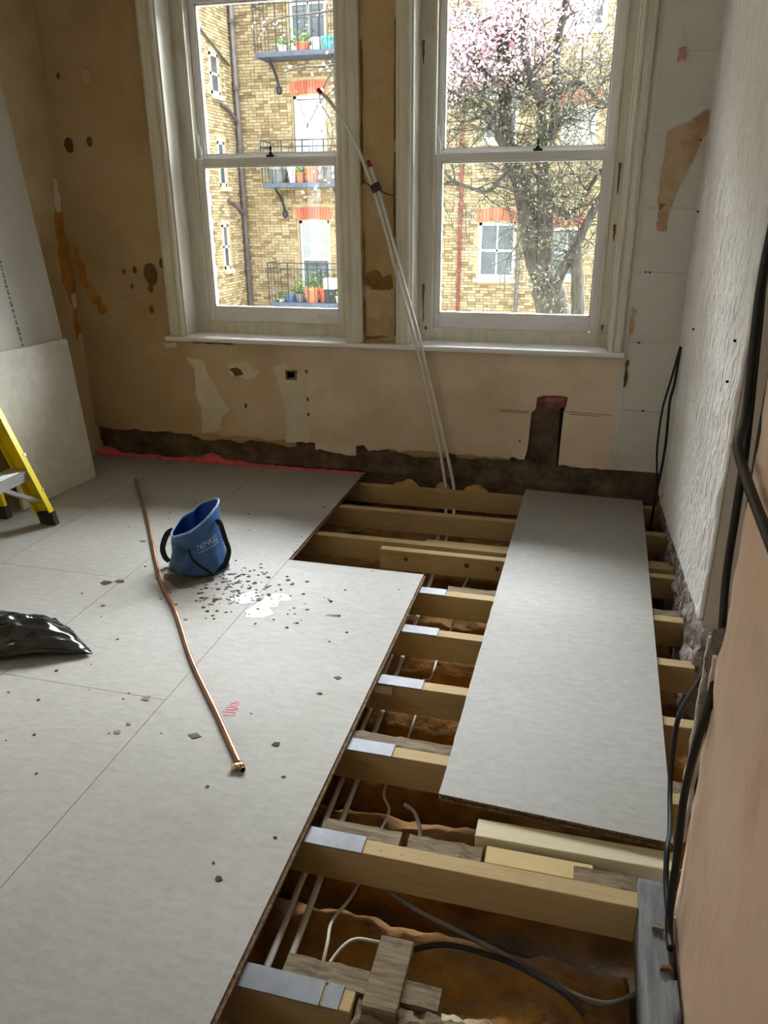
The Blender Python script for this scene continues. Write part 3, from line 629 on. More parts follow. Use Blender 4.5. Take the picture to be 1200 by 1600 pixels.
# mineral wool in the bays
bays = [(4.12, 4.004), (3.95, 3.642), (3.588, 3.302), (3.125, 2.842), (2.742, 2.48), (2.425, 2.136), (2.081, 1.838), (1.736, 1.575), (1.374, 1.09)]
for k, (ya, yb) in enumerate(bays):
    lo_, hi_ = min(ya, yb), max(ya, yb)
    if k == 7: lo_ = 1.478
    x0 = -1.75 if k < 3 else -1.1; x1 = .43 if k != 8 else .222; zt = -.205 if k > 3 else -.19
    if k == 0: x1 = .40
    def top(u, v, k=k):
        x = x0 + u * (x1 - x0); y = lo_ + v * (hi_ - lo_)
        e = min(v, 1 - v) * 5
        z = zt + .035 * fbm(x * 4.5, y * 5, k * 3.3) + .014 * fbm(x * 16, y * 16, k) - .03 * max(0, 1 - e)
        if k == 8: z += .03 * max(0, 1 - abs(x + .05) / .25) * max(0, 1 - v * 2)
        return (x, y, z)
    o = MB().slabgrid(top, lambda u, v: (x0 + u * (x1 - x0), lo_ + v * (hi_ - lo_), -.42), 90, 18).build('insulation_batt', 'wool', smooth=True)
    lab = 'brown mineral wool between the window wall and the closest joist' if k == 0 else f'brown mineral wool between the {ordn[k-1]} and {ordn[k]} joists from the window wall'
    tag(o, lab, 'insulation', 'mineral wool in the floor bays')
for k, (x, y, r, lb) in enumerate([(-.93, 4.045, .085, 'yellow wool scrap at the wall foot, farther from the white pipes'), (-.72, 4.05, .05, 'yellow wool scrap at the wall foot just beside the white pipes, towards the pink membrane'), (-.53, 4.05, .08, 'yellow wool scrap at the wall foot between the white pipes and the chased socket')]):
    b = MB(); sg = 14
    b.grid(lambda u, v: (x + r * math.cos(u * 6.2832) * math.sin(v * math.pi) * (1 + .2 * fbm(u * 6, v * 4, k)), y + .035 * math.sin(u * 6.2832) * math.sin(v * math.pi), -.075 - .07 * math.cos(v * math.pi) * (1 + .25 * fbm(math.cos(u * 6.28) * 2, v * 5, k + 9))), sg, 8)
    tag(b.build('wool_scrap', M.get('wool_y') or M.setdefault('wool_y', pmat('yellow_wool', [S(176, 140, 80), S(204, 170, 108)], scale=20, rough=1, bump=.6)), smooth=True), lb, 'insulation')

M['wool_pale'] = pmat('pale_fluffy_wool', [S(150, 128, 92), S(190, 176, 148), S(206, 196, 174)], scale=18, rough=1, bump=.8, bscale=50, sub=.3)
def pale(u, v):
    x = -.21 + u * .40; y = 1.045 + v * .085
    return (x, y, -.165 + .022 * math.sin(v * math.pi) + .016 * fbm(x * 14, y * 18, 2) + .010 * fbm(x * 40, y * 40, 5))
tag(MB().slabgrid(pale, lambda u, v: (-.21 + u * .40, 1.045 + v * .085, -.21), 70, 18).build('insulation_scrap', 'wool_pale', smooth=True), 'pale fluffy strip of wool at the near edge beside the flat grey board', 'insulation')
# --- white plastic pipes: run in the joist notches, turn up behind the closest joist and lean on the wall
def plastic_pipe(dx, up, cap_n, label):
    run = [(pipe_x(y) + dx, y, -.152) for y in (.2, 1.0, 1.5, 2.2, 2.9, 3.5, 3.82)]
    pts = bez(run + up, 8)
    r0 = empty('plastic_pipe', tuple(pts[0]))
    MB().tube(pts[:-cap_n], .0085, 10).build('tube', 'pipe', r0, smooth=True)
    MB().tube(pts[-cap_n - 1:], .0105, 10).build('end_cap', 'red_cap', r0, smooth=True)
    tag(r0, label, 'pipe', 'white plastic pipes'); return r0
pA = plastic_pipe(0, [(-.640, 3.97, -.12), (-.655, 4.035, -.04), (-.668, 4.043, .03), (-.72, 4.043, .25), (-.845, 4.036, .74), (-.95, 4.02, 1.10), (-1.035, 4.03, 1.38), (-1.085, 4.035, 1.535), (-1.118, 4.035, 1.625), (-1.135, 4.035, 1.662)], 7, 'shorter white plastic pipe leaning against the wall, red cap against the bare strip')
pB = plastic_pipe(-.045, [(-.685, 3.97, -.12), (-.70, 4.035, -.04), (-.712, 4.043, .03), (-.755, 4.043, .25), (-.872, 4.036, .74), (-.975, 4.018, 1.10), (-1.055, 4.02, 1.38), (-1.105, 4.02, 1.535), (-1.20, 4.015, 1.76), (-1.30, 4.005, 1.91), (-1.352, 4.0, 1.962), (-1.372, 4.0, 1.98)], 8, 'longer white plastic pipe whose dark red tip crosses the left window')
b = MB(); b.tube([(-1.083, 4.028, 1.52), (-1.10, 4.026, 1.555)], .026, 10); b.tube(bez([(-1.115, 4.005, 1.545), (-1.14, 4.01, 1.56), (-1.15, 4.02, 1.575)], 4), .003, 5); b.tube(bez([(-1.075, 4.01, 1.53), (-1.04, 4.02, 1.51), (-1.0, 4.03, 1.50)], 4), .003, 5)
tag(b.build('tape_binding', 'tape'), 'dark tape binding the two white pipes together', 'tape')

# --- cables under the floor
def cable(name, pts, r, mat, label, n=8, seg=8, grp=None):
    o = MB().tube(bez(pts, n), r, seg).build(name, mat, smooth=True); tag(o, label, 'cable', grp); return o
cable('flat_cable', [(-.42, 3.5, -.16), (-.45, 3.05, -.16), (-.43, 2.9, -.16), (-.44, 2.62, -.15), (-.452, 2.57, -.16), (-.45, 2.38, -.17), (-.468, 2.32, -.15), (-.452, 2.2, -.14), (-.455, 2.05, -.17), (-.46, 1.9, -.16), (-.465, 1.745, -.16), (-.428, 1.66, -.145), (-.433, 1.58, -.15), (-.44, 1.47, -.16), (-.45, 1.36, -.155), (-.462, 1.25, -.115), (-.45, 1.18, -.1), (-.445, 1.12, -.12), (-.43, 1.08, -.135)], .0042, 'grey_cable', 'thin pale grey cable weaving beside the pipes under the joists', seg=6)
cable('flat_cable', [(-.44, 1.10, -.13), (-.43, 1.15, -.11), (-.40, 1.20, -.10), (-.358, 1.222, -.115), (-.32, 1.235, -.14), (-.27, 1.20, -.165)], .0042, 'grey_cable', 'pale grey cable arching over the wool towards the flat grey board', seg=6)
cable('flat_cable', [(-.40, 1.74, -.19), (-.36, 1.69, -.165), (-.33, 1.62, -.155), (-.31, 1.54, -.165), (-.295, 1.49, -.19)], .006, 'grey_cable', 'pale pinkish cable loop on the wool behind the eighth joist', seg=6)
cable('power_cable', [(-.42, 1.50, -.15), (-.374, 1.40, -.138), (-.29, 1.355, -.14), (-.198, 1.327, -.142), (-.08, 1.29, -.14), (.033, 1.252, -.14), (.10, 1.225, -.142), (.165, 1.222, -.142), (.215, 1.25, -.14), (.26, 1.28, -.14)], .0065, 'dkgrey_cable', 'grey cable sweeping across the wool to the foot of the tan wall')
cable('power_cable', [(-.30, 1.23, -.15), (-.20, 1.265, -.13), (-.08, 1.262, -.128), (.0, 1.245, -.13), (.08, 1.215, -.135), (.12, 1.19, -.15)], .0065, 'black_cable', 'dark cable lying on the wool beside the longer grey cable')
# --- cables by the near wall
cable('power_cable', [(.345, 1.80, 2.3), (.345, 1.79, 1.8), (.335, 1.771, 1.359), (.335, 1.732, 1.206), (.335, 1.658, .983), (.335, 1.642, .847), (.335, 1.627, .704), (.332, 1.56, .593), (.30, 1.40, .56), (.281, 1.365, .453), (.279, 1.385, .305), (.279, 1.356, .182), (.279, 1.332, .044), (.279, 1.30, .01), (.279, 1.26, .012)], .0085, 'black_cable', 'thick black cable dropping down the arris of the tan wall', seg=10)
cable('power_cable', [(.36, 1.66, 1.35), (.35, 1.62, 1.05), (.35, 1.60, .85), (.345, 1.55, .66), (.318, 1.50, .60), (.31, 1.579, .47), (.31, 1.68, .351), (.31, 1.77, .219), (.31, 1.765, .109), (.307, 1.70, .05), (.30, 1.584, .035), (.285, 1.499, .048), (.281, 1.43, .02), (.281, 1.36, .012), (.281, 1.33, .014)], .0065, 'black_cable', 'black cable looping out over the loose board beside the tan wall', seg=8)
cable('power_cable', [(.33, 1.74, 1.9), (.328, 1.72, 1.5), (.32, 1.70, 1.309), (.32, 1.67, 1.189), (.316, 1.618, 1.098), (.306, 1.561, 1.061), (.28, 1.45, 1.045), (.275, 1.33, 1.03), (.275, 1.2, 1.015), (.275, .9, .99), (.275, .5, .95)], .009, 'black_cable', 'thick black cable hooking round onto the face of the tan wall', seg=10)
cable('thin_wire', [(.431, 3.93, .82), (.411, 3.93, .671), (.388, 3.93, .511), (.387, 3.93, .314), (.405, 3.93, .145), (.410, 3.93, -.03), (.40, 3.93, -.139)], .0055, 'black_cable', 'thin dark wire bowing out from the papered wall towards the window', seg=6)
cable('thin_wire', [(.430, 3.9, .825), (.424, 3.9, .646), (.414, 3.9, .552), (.421, 3.9, .358), (.416, 3.9, .191), (.408, 3.9, .087), (.40, 3.9, -.109)], .007, 'black_cable', 'thicker dark wire hanging close against the papered wall', seg=6)

# --- the loose board across the joists
g = [(-.277, 1.601), (.312, 1.573), (.355, 4.006), (-.258, 4.034)]
def ins(d): 
    return [(g[0][0] + d, g[0][1] + d), (g[1][0] - d, g[1][1] + d), (g[2][0] - d, g[2][1] - d), (g[3][0] + d, g[3][1] - d)]
lb = MB()
rr = random.Random(5)
le = [(g[0][0] + (g[3][0] - g[0][0]) * k / 60 + (rr.uniform(0, .002) if k < 30 else 0), g[0][1] + (g[3][1] - g[0][1]) * k / 60) for k in range(61)]
lb.prism([g[0], g[1], g[2], g[3]] + le[::-1][1:-1], 'z', -.0065, .0, 1, 0)
lb.prism(ins(.008), 'z', -.0145, -.0065, 1); lb.prism(g, 'z', -.0222, -.0145, 1)
tag(lb.build('loose_floor_board', ['chip', 'chip_edge']), 'loose chipboard panel laid lengthwise over the open joists', 'board')

# --- pink membrane along the foot of the window wall
def film(u, v):
    x = -2.95 + u * 1.76; h = .012 + .016 * max(0, fbm(x * 8, 1, 2)) + .05 * math.exp(-((x + 2.16) / .06) ** 2) + .02 * math.exp(-((x + 2.12) / .16) ** 2) + .035 * math.exp(-((x + 2.88) / .07) ** 2)
    h *= (1 - .6 * u)
    a = v * math.pi
    return (x, 4.085 - .03 * math.cos(a) * (.6 + .4 * (h / .03)) + .008 * fbm(x * 30, v * 3, 5) - .012, .001 + h * math.sin(a) + (.009 * fbm(x * 26, v * 4, 3) + .006 * fbm(x * 60, v * 6, 8)) * math.sin(a))
tag(MB().slabgrid(film, lambda u, v: (-2.95 + u * 1.76, 4.073 + .02 * (v - .5), .0003), 170, 8).build('membrane_strip', 'pink_film', smooth=True), 'crumpled pink membrane strip along the foot of the window wall', 'membrane')

# ================================================================== THINGS ON THE FLOOR
# --- blue bucket bag
BC = Vector((-1.548, 2.715, 0))
def bsurf(th, t, off=0):
    c, s_ = math.cos(th), math.sin(th)
    ra, rb = .132 * (1 - t) + .102 * t, .100 * (1 - t) + .104 * t
    k = 1 - .07 * math.sin(math.pi * t)
    d = ((th + math.pi / 2 + .25 + math.pi) % (2 * math.pi)) - math.pi
    dent = .035 * math.exp(-(d / .28) ** 2) * math.exp(-((t - .5) / .22) ** 2)
    fold = .012 * math.exp(-((d - .25) / .12) ** 2) * math.exp(-((t - .25) / .25) ** 2)
    back = ((th - math.pi / 2 - .5 + math.pi) % (2 * math.pi)) - math.pi
    dent2 = .03 * math.exp(-(back / .25) ** 2) * max(0, t - .1)
    r = k - (dent + dent2) / .1 + fold / .1
    e = .88
    cc = math.copysign(abs(c) ** e, c); ss = math.copysign(abs(s_) ** e, s_)
    h = .226 + .054 * c + .034 * s_
    x = BC.x + (ra * r - off) * cc + .004 * t; y = BC.y + (rb * r - off) * ss
    bulge = .004 * fbm(th * 2, t * 4, 3)
    return Vector((x + bulge * c, y + bulge * s_, max(.003, t * h + .003)))
bk = empty('bucket_bag', tuple(BC))
b = MB(); n, m_ = 64, 26
for i in range(m_ + 1):
    for k in range(n): b.v.append(bsurf(2 * math.pi * k / n, i / m_))
for i in range(m_ + 1):
    for k in range(n): b.v.append(bsurf(2 * math.pi * k / n, max(.04, 1 - i / m_), .0045))
N2 = 2 * (m_ + 1)
for i in range(N2 - 1):
    for k in range(n):
        q = (k + 1) % n
        b.f.append((i * n + k, i * n + q, (i + 1) * n + q, (i + 1) * n + k)); b.m.append(0 if i <= m_ else 1)
b.f.append(tuple(range(n - 1, -1, -1))); b.m.append(0); b.f.append(tuple((N2 - 1) * n + k for k in range(n))); b.m.append(1)
b.build('shell', ['blue', 'blue_in'], bk, smooth=True)
rim = [bsurf(2 * math.pi * k / 64, 1, .002) for k in range(65)]
MB().sweep(rim, [(math.cos(a) * .0045, math.sin(a) * .0045) for a in [k * math.pi / 3 for k in range(6)]], cap=False).build('rim_binding', 'blue_rim', bk, smooth=True)
def strap(pts, nm='carry_strap'): MB().sweep(bez(pts, 8), [(-.012, -.0018), (.012, -.0018), (.012, .0018), (-.012, .0018)], up=(0, 1, 0)).build(nm, 'strap', bk)
a0 = math.pi * 1.03
p1 = bsurf(a0, .97); p2 = bsurf(a0, .06)
strap([p1 + Vector((-.002, 0, 0)), p1 + Vector((-.03, -.008, -.02)), (-1.70, 2.69, .085), (-1.688, 2.68, .045), p2 + Vector((-.004, -.006, .004))])
p1 = bsurf(-.12, .80); p2 = bsurf(-.3, .06)
strap([p1 + Vector((.003, 0, 0)), p1 + Vector((.022, -.004, .002)), (-1.405, 2.70, .155), (-1.39, 2.695, .10), (-1.405, 2.685, .045), p2 + Vector((.006, -.004, .01)), p2 + Vector((-.03, -.028, 0))])
seam = [bsurf(-math.pi / 2 + .05 + .75 * q * q, .62 - .58 * q, -.003) for q in [k / 14 for k in range(15)]]
MB().sweep(seam, [(-.005, -.002), (.005, -.002), (.005, .002), (-.005, .002)], up=(0, -1, 0)).build('sewn_strap', 'strap', bk)
# worn lettering, wrapped onto the shell
def lettering(txt, th0, th1, t0, t1, nm):
    cu = bpy.data.curves.new('tmp', 'FONT'); cu.body = txt; cu.size = 1
    to = bpy.data.objects.new('tmp', cu); COL.objects.link(to); bpy.context.view_layer.update()
    me = bpy.data.meshes.new_from_object(to.evaluated_get(bpy.context.evaluated_depsgraph_get()))
    bm = bmesh.new(); bm.from_mesh(me); bmesh.ops.triangulate(bm, faces=bm.faces)
    bmesh.ops.subdivide_edges(bm, edges=bm.edges, cuts=1)
    xs = [v.co.x for v in bm.verts]; ys = [v.co.y for v in bm.verts]
    xa, xb, ya, yb = min(xs), max(xs), min(ys), max(ys)
    for v in bm.verts:
        u = (v.co.x - xa) / (xb - xa); w = (v.co.y - ya) / (yb - ya)
        v.co = bsurf(th0 + (th1 - th0) * u, t0 + (t1 - t0) * w, -.0016) - BC
    bm.to_mesh(me); bm.free(); me.materials.append(M['print_white'])
    o = bpy.data.objects.new(nm, me); COL.objects.link(o); o.parent = bk; o['_o'] = tuple(BC)
    bpy.data.objects.remove(to); bpy.data.curves.remove(cu)
lettering('FAITHFULL', -math.pi / 2 + .42, -.18, .53, .64, 'lettering')
for q in range(9):
    u0 = -math.pi / 2 + .46 + q * .11
    MB().sweep([bsurf(u0 + .07 * k / 3, .49, -.0016) for k in range(4)], [(-.0016, -.0006), (.0016, -.0006), (.0016, .0006), (-.0016, .0006)], up=(0, -1, 0)).build('print_mark', 'print_white', bk)
tag(bk, 'collapsed blue tarpaulin bucket bag with black straps, standing on the chipboard', 'bucket')

# --- copper pipe
cp = [(-2.426, 3.647, .012), (-2.063, 3.157, .010), (-1.672, 2.594, .0085), (-1.43, 2.30, .0085), (-1.216, 2.017, .0085), (-.995, 1.761, .0085), (-.86, 1.60, .009), (-.815, 1.548, .009)]
co = empty('copper_pipe', cp[-1])
pts = bez(cp, 8)
MB().tube(pts, .0078, 12, mcap=1).build('tube', ['copper', 'hole'], co, smooth=True)
d_ = (Vector(cp[-1]) - Vector(cp[-2])).normalized(); e_ = Vector(cp[-1])
MB().tube([e_ - d_ * .035, e_ - d_ * .006], .0098, 12).build('socket', 'copper', co, smooth=True)
MB().tube([e_ - d_ * .002, e_ + d_ * .001], .0070, 12).build('bore', 'hole', co)
sd = Vector((-d_.y, d_.x, 0)) * -1
MB().tube([e_ - d_ * .022, e_ - d_ * .022 + sd * .026 + Vector((0, 0, .002))], .0095, 10).build('side_branch', 'brass', co, smooth=True)
tag(co, 'long slightly bent copper pipe lying on the chipboard past the blue bucket', 'pipe')

# --- black sack
def sack(u, v):
    A, B, Cc, Dd = Vector((-1.572, 1.97)), Vector((-1.865, 2.165)), Vector((-2.82, 1.70)), Vector((-2.70, 1.47))
    p = (A.lerp(Dd, u)).lerp(B.lerp(Cc, u), v)
    h = .03 + .075 * math.sin(min(1, v * 1.12) * math.pi) ** .8 * min(1, .35 + u * 3.2) + .035 * v * (1 - v * .6)
    if v > .9: h *= (1 - v) * 9 + .1
    cr = .022 * abs(noise.noise(Vector((p.x * 9 + p.y * 7, p.y * 9, 1)))) + .020 * abs(noise.noise(Vector((p.x * 21 - p.y * 17, p.y * 18, 4))))
    cr += .012 * math.exp(-((u - .22 - .12 * v) / .03) ** 2) * math.sin(v * math.pi)
    h *= min(1, .35 + u * 8)
    return (p.x, p.y, max(.004, h - cr + .006 + (.012 * (1 - v) if u > .02 else 0)))
def sack_under(u, v):
    p = sack(u, v); return (p[0], p[1] + .004 * (v - .5), max(.001, min(p[2] - .003, (.028 * max(0, 1 - v * 3.2) * min(1, .3 + u * 6)))))
tag(MB().slabgrid(sack, sack_under, 80, 44).build('plastic_sack', 'bag', smooth=True), 'glossy black plastic sack lying flat on the chipboard', 'sack')

# --- stepladder leaning at wall_left
ld = empty('stepladder', (-2.6, 2.8, 0))
ax = Vector((-.39, 0, 1)).normalized(); sid = Vector((1, 0, .39)).normalized()
for yy in (2.985, 2.53):
    f0 = Vector((-2.505, yy, .055)); f1 = f0 + ax * 1.05
    ins_ = 1 if yy < 2.8 else -1
    b = MB(); b.beam(f0, f1, sid, (0, 1, 0), .042, .002)
    b.beam(f0 + sid * .040 + Vector((0, ins_ * .014, 0)), f1 + sid * .040 + Vector((0, ins_ * .014, 0)), sid, (0, 1, 0), .003, .016)
    b.beam(f0 - sid * .040 + Vector((0, ins_ * .014, 0)), f1 - sid * .040 + Vector((0, ins_ * .014, 0)), sid, (0, 1, 0), .003, .016)
    b.build('rail', 'yellow', ld)
    c = Vector((-2.492, yy, 0)); b = MB()
    b.quadbox([(c.x - .046, yy - .022, 0), (c.x + .042, yy - .022, 0), (c.x + .042, yy + .012, 0), (c.x - .046, yy + .012, 0), (c.x - .062, yy - .022, .06), (c.x + .028, yy - .022, .072), (c.x + .028, yy + .012, .072), (c.x - .062, yy + .012, .06)])
    b.build('foot', 'rubber', ld, bevel=.003)
    r0 = Vector((-2.765, yy + .012, .05)); r1 = Vector((-2.90, yy - .01, .95))
    MB().beam(r0, r1, (1, 0, 0), (0, 1, 0), .016, .010).build('rear_leg', 'yellow', ld)
    MB().quadbox([(-2.79, yy - .01, 0), (-2.738, yy - .01, 0), (-2.738, yy + .03, 0), (-2.79, yy + .03, 0), (-2.795, yy - .01, .06), (-2.745, yy - .01, .066), (-2.745, yy + .03, .066), (-2.795, yy + .03, .06)]).build('foot', 'rubber', ld, bevel=.003)
    for hh in (.115, .30):
        p = f0 + ax * hh + sid * .0435
        MB().beam(p, p + sid * .003, (0, 1, 0), ax, .006, .006).build('rivet', 'alu', ld)
for k in range(3):
    z = .275 + k * .27; c = Vector((-2.505, 0, .055)) + ax * ((z - .055) / ax.z)
    s_ = MB(); s_.box(c.x - .075, c.x + .03, 2.535, 2.98, z - .004, z + .004)
    s_.box(c.x + .028, c.x + .034, 2.535, 2.98, z - .046, z + .004); s_.box(c.x - .075, c.x - .07, 2.535, 2.98, z - .03, z + .004)
    for q in range(5): s_.box(c.x - .066 + q * .019, c.x - .060 + q * .019, 2.54, 2.975, z + .004, z + .006)
    s_.build('tread', 'alu', ld)
MB().beam((-2.59, 2.80, .236), (-2.533, 2.972, .118), (1, 0, 0), (0, .55, 1), .020, .009).build('knee_brace', 'alu', ld)
MB().beam((-2.60, 2.78, .232), (-2.535, 2.55, .115), (1, 0, 0), (0, -.3, 1), .013, .006).build('knee_brace', 'alu', ld)
tag(ld, 'yellow stepladder with aluminium treads beside the leaning chipboard sheet', 'ladder')

# --- sheets leaning on wall_left
def sheet(name, BR, BL, TR, TL, th, mats, label, bevel=0):
    BR, BL, TR, TL = map(Vector, (BR, BL, TR, TL)); nrm = Vector((-th, 0, 0))
    b = MB(); b.quadbox([BL, BR, BR + nrm, BL + nrm, TL, TR, TR + nrm, TL + nrm], 0)
    o = b.build(name, mats, bevel=bevel); tag(o, label, 'board'); return o
sheet('chipboard_sheet', (-2.69, 3.66, .001), (-2.735, 3.10, .001), (-2.758, 3.682, .785), (-2.795, 3.12, .795), .022, 'chip_lit', 'short chipboard sheet leaning upright in front of the grey plasterboard', .002)
pbd = empty('plasterboard_sheet', (-2.76, 3.2, 0))
def pbx(z): return -2.738 - .0975 * z
b = MB(); b.quadbox([(pbx(0), 3.2, .001), (pbx(0), 3.72, .001), (pbx(0) - .0125, 3.72, .001), (pbx(0) - .0125, 3.2, .001), (pbx(2.15), 3.18, 2.15), (pbx(2.15), 3.72, 2.15), (pbx(2.15) - .0125, 3.72, 2.15), (pbx(2.15) - .0125, 3.18, 2.15)])
b.build('panel', 'gypsum', pbd)
rr = random.Random(11)
z = 1.43
while z > .80:
    h = rr.uniform(.012, .03)
    yy = 3.385 + (1.43 - z) * .02
    if rr.random() < .86:
        w = rr.uniform(.006, .012)
        for q in range(2):
            zz = z - q * h * .5
            MB().quadbox([(pbx(zz - h * .4) + .0012, yy - w * rr.uniform(.3, 1), zz - h * .4), (pbx(zz - h * .4) + .0012, yy + w * rr.uniform(.3, 1), zz - h * .4), (pbx(zz - h * .4) - .001, yy + w, zz - h * .4), (pbx(zz - h * .4) - .001, yy - w, zz - h * .4),
                          (pbx(zz) + .0012, yy - w, zz), (pbx(zz) + .0012, yy + w * .6, zz), (pbx(zz) - .001, yy + w, zz), (pbx(zz) - .001, yy - w, zz)]).build('printed_mark', 'ink', pbd)
    z -= h + rr.uniform(.002, .012)
tag(pbd, 'tall grey plasterboard sheet with a column of faded print leaning on the wall', 'board')

# --- small things on the boards
def flat(name, poly, mat, z, amp, seed, label, cat, h=.0012):
    o = MB().prism(blob(poly, amp, seed, 9), 'z', z, z + h).build(name, mat); tag(o, label, cat); return o
flat('water_stain', [(-1.66, 2.62), (-1.58, 2.615), (-1.50, 2.63), (-1.44, 2.66), (-1.42, 2.60), (-1.47, 2.55), (-1.53, 2.50), (-1.58, 2.53), (-1.63, 2.56)], 'wet', .0002, .012, 200, 'dark damp stain on the chipboard in front of the blue bucket', 'stain', .0006)
flat('paint_chips', [(-1.19, 2.40), (-1.17, 2.46), (-1.16, 2.52), (-1.12, 2.56), (-1.06, 2.55), (-1.05, 2.52), (-1.09, 2.50), (-1.08, 2.45), (-1.11, 2.44), (-1.07, 2.40), (-1.10, 2.36), (-1.17, 2.35)], 'white_paint', .0002, .012, 201, 'jagged splash of white paint chips on the board joint', 'paint')
flat('plastic_scrap', [(-1.28, 2.51), (-1.22, 2.555), (-1.18, 2.53), (-1.19, 2.46), (-1.23, 2.44), (-1.29, 2.47)], 'film', .0002, .006, 202, 'bluish scrap of plastic film beside the white paint chips', 'scrap')
for k, (x, y, a, L, lb_) in enumerate([(-.848, 2.442, .15, .055, 'larger loose nail with a flat head on the chipboard'), (-.90, 2.556, -.75, .034, 'smaller dark nail on the chipboard, nearer the open joists')]):
    dv = Vector((math.cos(a), math.sin(a), 0)); p = Vector((x, y, .003))
    r0 = empty('nail', (x, y, 0)); MB().tube([p - dv * L / 2, p + dv * L * .4, p + dv * L / 2], [.0008, .0022, .0022], 6).build('shank', 'nail', r0); MB().tube([p + dv * L / 2, p + dv * (L / 2 + .002)], .005, 8).build('head', 'nail', r0)
    tag(r0, lb_, 'nail')
b = MB(); rr = random.Random(21)
def flake(x, y, r, h=.0022):
    k = rr.randint(4, 6); a0 = rr.uniform(0, 6)
    b.prism([(x + r * rr.uniform(.5, 1.1) * math.cos(a0 + q * 6.28 / k) * 1.3, y + r * rr.uniform(.5, 1.1) * math.sin(a0 + q * 6.28 / k)) for q in range(k)], 'z', .0002, h)
for k in range(150): flake(rr.gauss(-1.33, .11), rr.gauss(2.58, .10), rr.uniform(.003, .010))
for k in range(40): flake(rr.uniform(-1.35, -.95), rr.uniform(2.3, 2.65), rr.uniform(.002, .008))
for k in range(70): flake(rr.uniform(-2.2, -.64), rr.uniform(1.1, 3.6), rr.uniform(.002, .007))
for (x, y, r) in [(-1.85, 2.48, .022), (-1.80, 2.50, .02), (-1.93, 2.9, .015), (-.77, 1.68, .014), (-1.02, 1.66, .016), (-.62 - .1, 1.2, .012), (-1.26, 1.79, .02), (-1.24, 1.66, .008), (-1.25, 1.62, .01), (-.73, 1.95, .008), (-.70, 2.05, .012), (-1.75, 2.3, .01), (-.62 - .02, 1.35, .006)]: flake(x, y, r)
tag(b.build('floor_debris', 'flake'), 'dark plaster crumbs and flakes scattered over the chipboard', 'debris', kind='stuff')
b = MB()
def stroke(pp): b.sweep(bez([(x, y, .0006) for x, y in pp], 6), [(-.0025, -.0004), (.0025, -.0004), (.0025, .0004), (-.0025, .0004)])
X0, Y0 = -.972, 1.80
stroke([(X0 - .012, Y0 + .030), (X0 + .004, Y0 + .045), (X0 + .012, Y0 + .030), (X0 - .004, Y0 + .022), (X0 - .012, Y0 + .034)])
stroke([(X0 - .02, Y0 + .012), (X0 + .0, Y0 + .018), (X0 + .02, Y0 + .012), (X0 + .004, Y0 + .004), (X0 - .016, Y0 + .002)])
stroke([(X0 - .022, Y0 - .012), (X0 + .016, Y0 - .008), (X0 + .02, Y0 - .022), (X0 - .01, Y0 - .026)])
tag(b.build('marker_scribble', 'pink_ink'), 'pink marker scribble on the chipboard beside the copper pipe', 'marking')

# ================================================================== OUTDOORS
struct(MB().box(-40, 40, -40, 40, -6.2, -6).build('courtyard_ground', 'yard'))
FY = 22.0
ab = empty('apartment_building', (-3, 22.2, -6))
tag(ab, 'yellow stock-brick apartment block across the courtyard with iron balconies', 'building')
wins = [  # x0,x1,z0,z1, style
    (-8.24, -7.34, -1.02, 1.09, 'blind'), (-8.26, -7.34, 2.15, 4.23, 'curtain'), (-8.28, -7.26, 5.3, 7.4, 'cross'),
    (-3.09, -2.10, -.40, 1.03, 'cross'), (-1.17, -.32, -.36, .90, 'cross'), (-3.08, -2.2, 3.0, 5.03, 'cross'), (-1.12, -.25, 2.6, 3.75, 'curtain'), (-1.12, -.25, 5.4, 6.7, 'cross')]
b = MB(); hx = sorted({-9.9, 6.0} | {w[0] for w in wins} | {w[1] for w in wins}); hz = sorted({-6.0, 11.5} | {w[2] for w in wins} | {w[3] for w in wins})
for xa, xb in zip(hx, hx[1:]):
    for za, zb in zip(hz, hz[1:]):
        if not any(w[0] <= (xa + xb) / 2 <= w[1] and w[2] <= (za + zb) / 2 <= w[3] for w in wins): b.box(xa, xb, FY + .03, FY + .3, za, zb)
b.box(-9.9, 6, FY + .3, FY + .5, -6, 11.5)
b.build('wall', 'mortar', ab)
MB().box(-16, -9.93, 19.63, FY + .5, -6, 11.5).build('wing_wall', 'mortar', ab)
keep = [(x0 - .03, x1 + .03, z0 - .12, z1 + .40) for x0, x1, z0, z1, s_ in wins]
rr = random.Random(33); stuff = MB(); singles = []
nz = int(10.6 / .075)
for r_ in range(nz):
    z = -2.6 + r_ * .075; x = -9.9 - (.112 if r_ % 2 else 0) + rr.uniform(-.01, .01)
    while x < 2.4:
        L = .215 if rr.random() < .7 else .1025
        xa, xb = max(x, -9.9), x + L
        x = xb + .011
        if xb - xa < .04 or any(xb > k0 and xa < k1 and z + .065 > k2 and z < k3 for k0, k1, k2, k3 in keep): continue
        pr = rr.uniform(0, .012)
        if L > .2 and xb - xa > .2 and -9.0 < xa < -6.8 and -.6 < z < 3.4 and len(singles) < 300 and rr.random() < .62:
            singles.append((xa, z, pr)); continue
        stuff.box(xa, xb, FY - pr, FY + .032, z, z + .064)
    y = 20.0 - (.11 if r_ % 2 else 0)
    while y < FY:
        ya, yb = max(y, 19.98), min(y + .215, FY - .01); y += .226
        if yb - ya < .04: continue
        if any(yb > k0 and ya < k1 and z + .065 > k2 and z < k3 for k0, k1, k2, k3 in ((20.5, 21.0, .9 - .08 - 1.1, 1.2), (20.58, 21.02, 1.9, 3.25), (20.5, 21.03, 4.1, 5.3))): continue
        stuff.box(-9.932, -9.9 + rr.uniform(0, .012), ya, yb, z, z + .064)
tag(stuff.build('brickwork', 'stock', ab, recalc=False), kind='stuff')
bm1 = MB().box(0, .215, 0, .04, 0, .064)
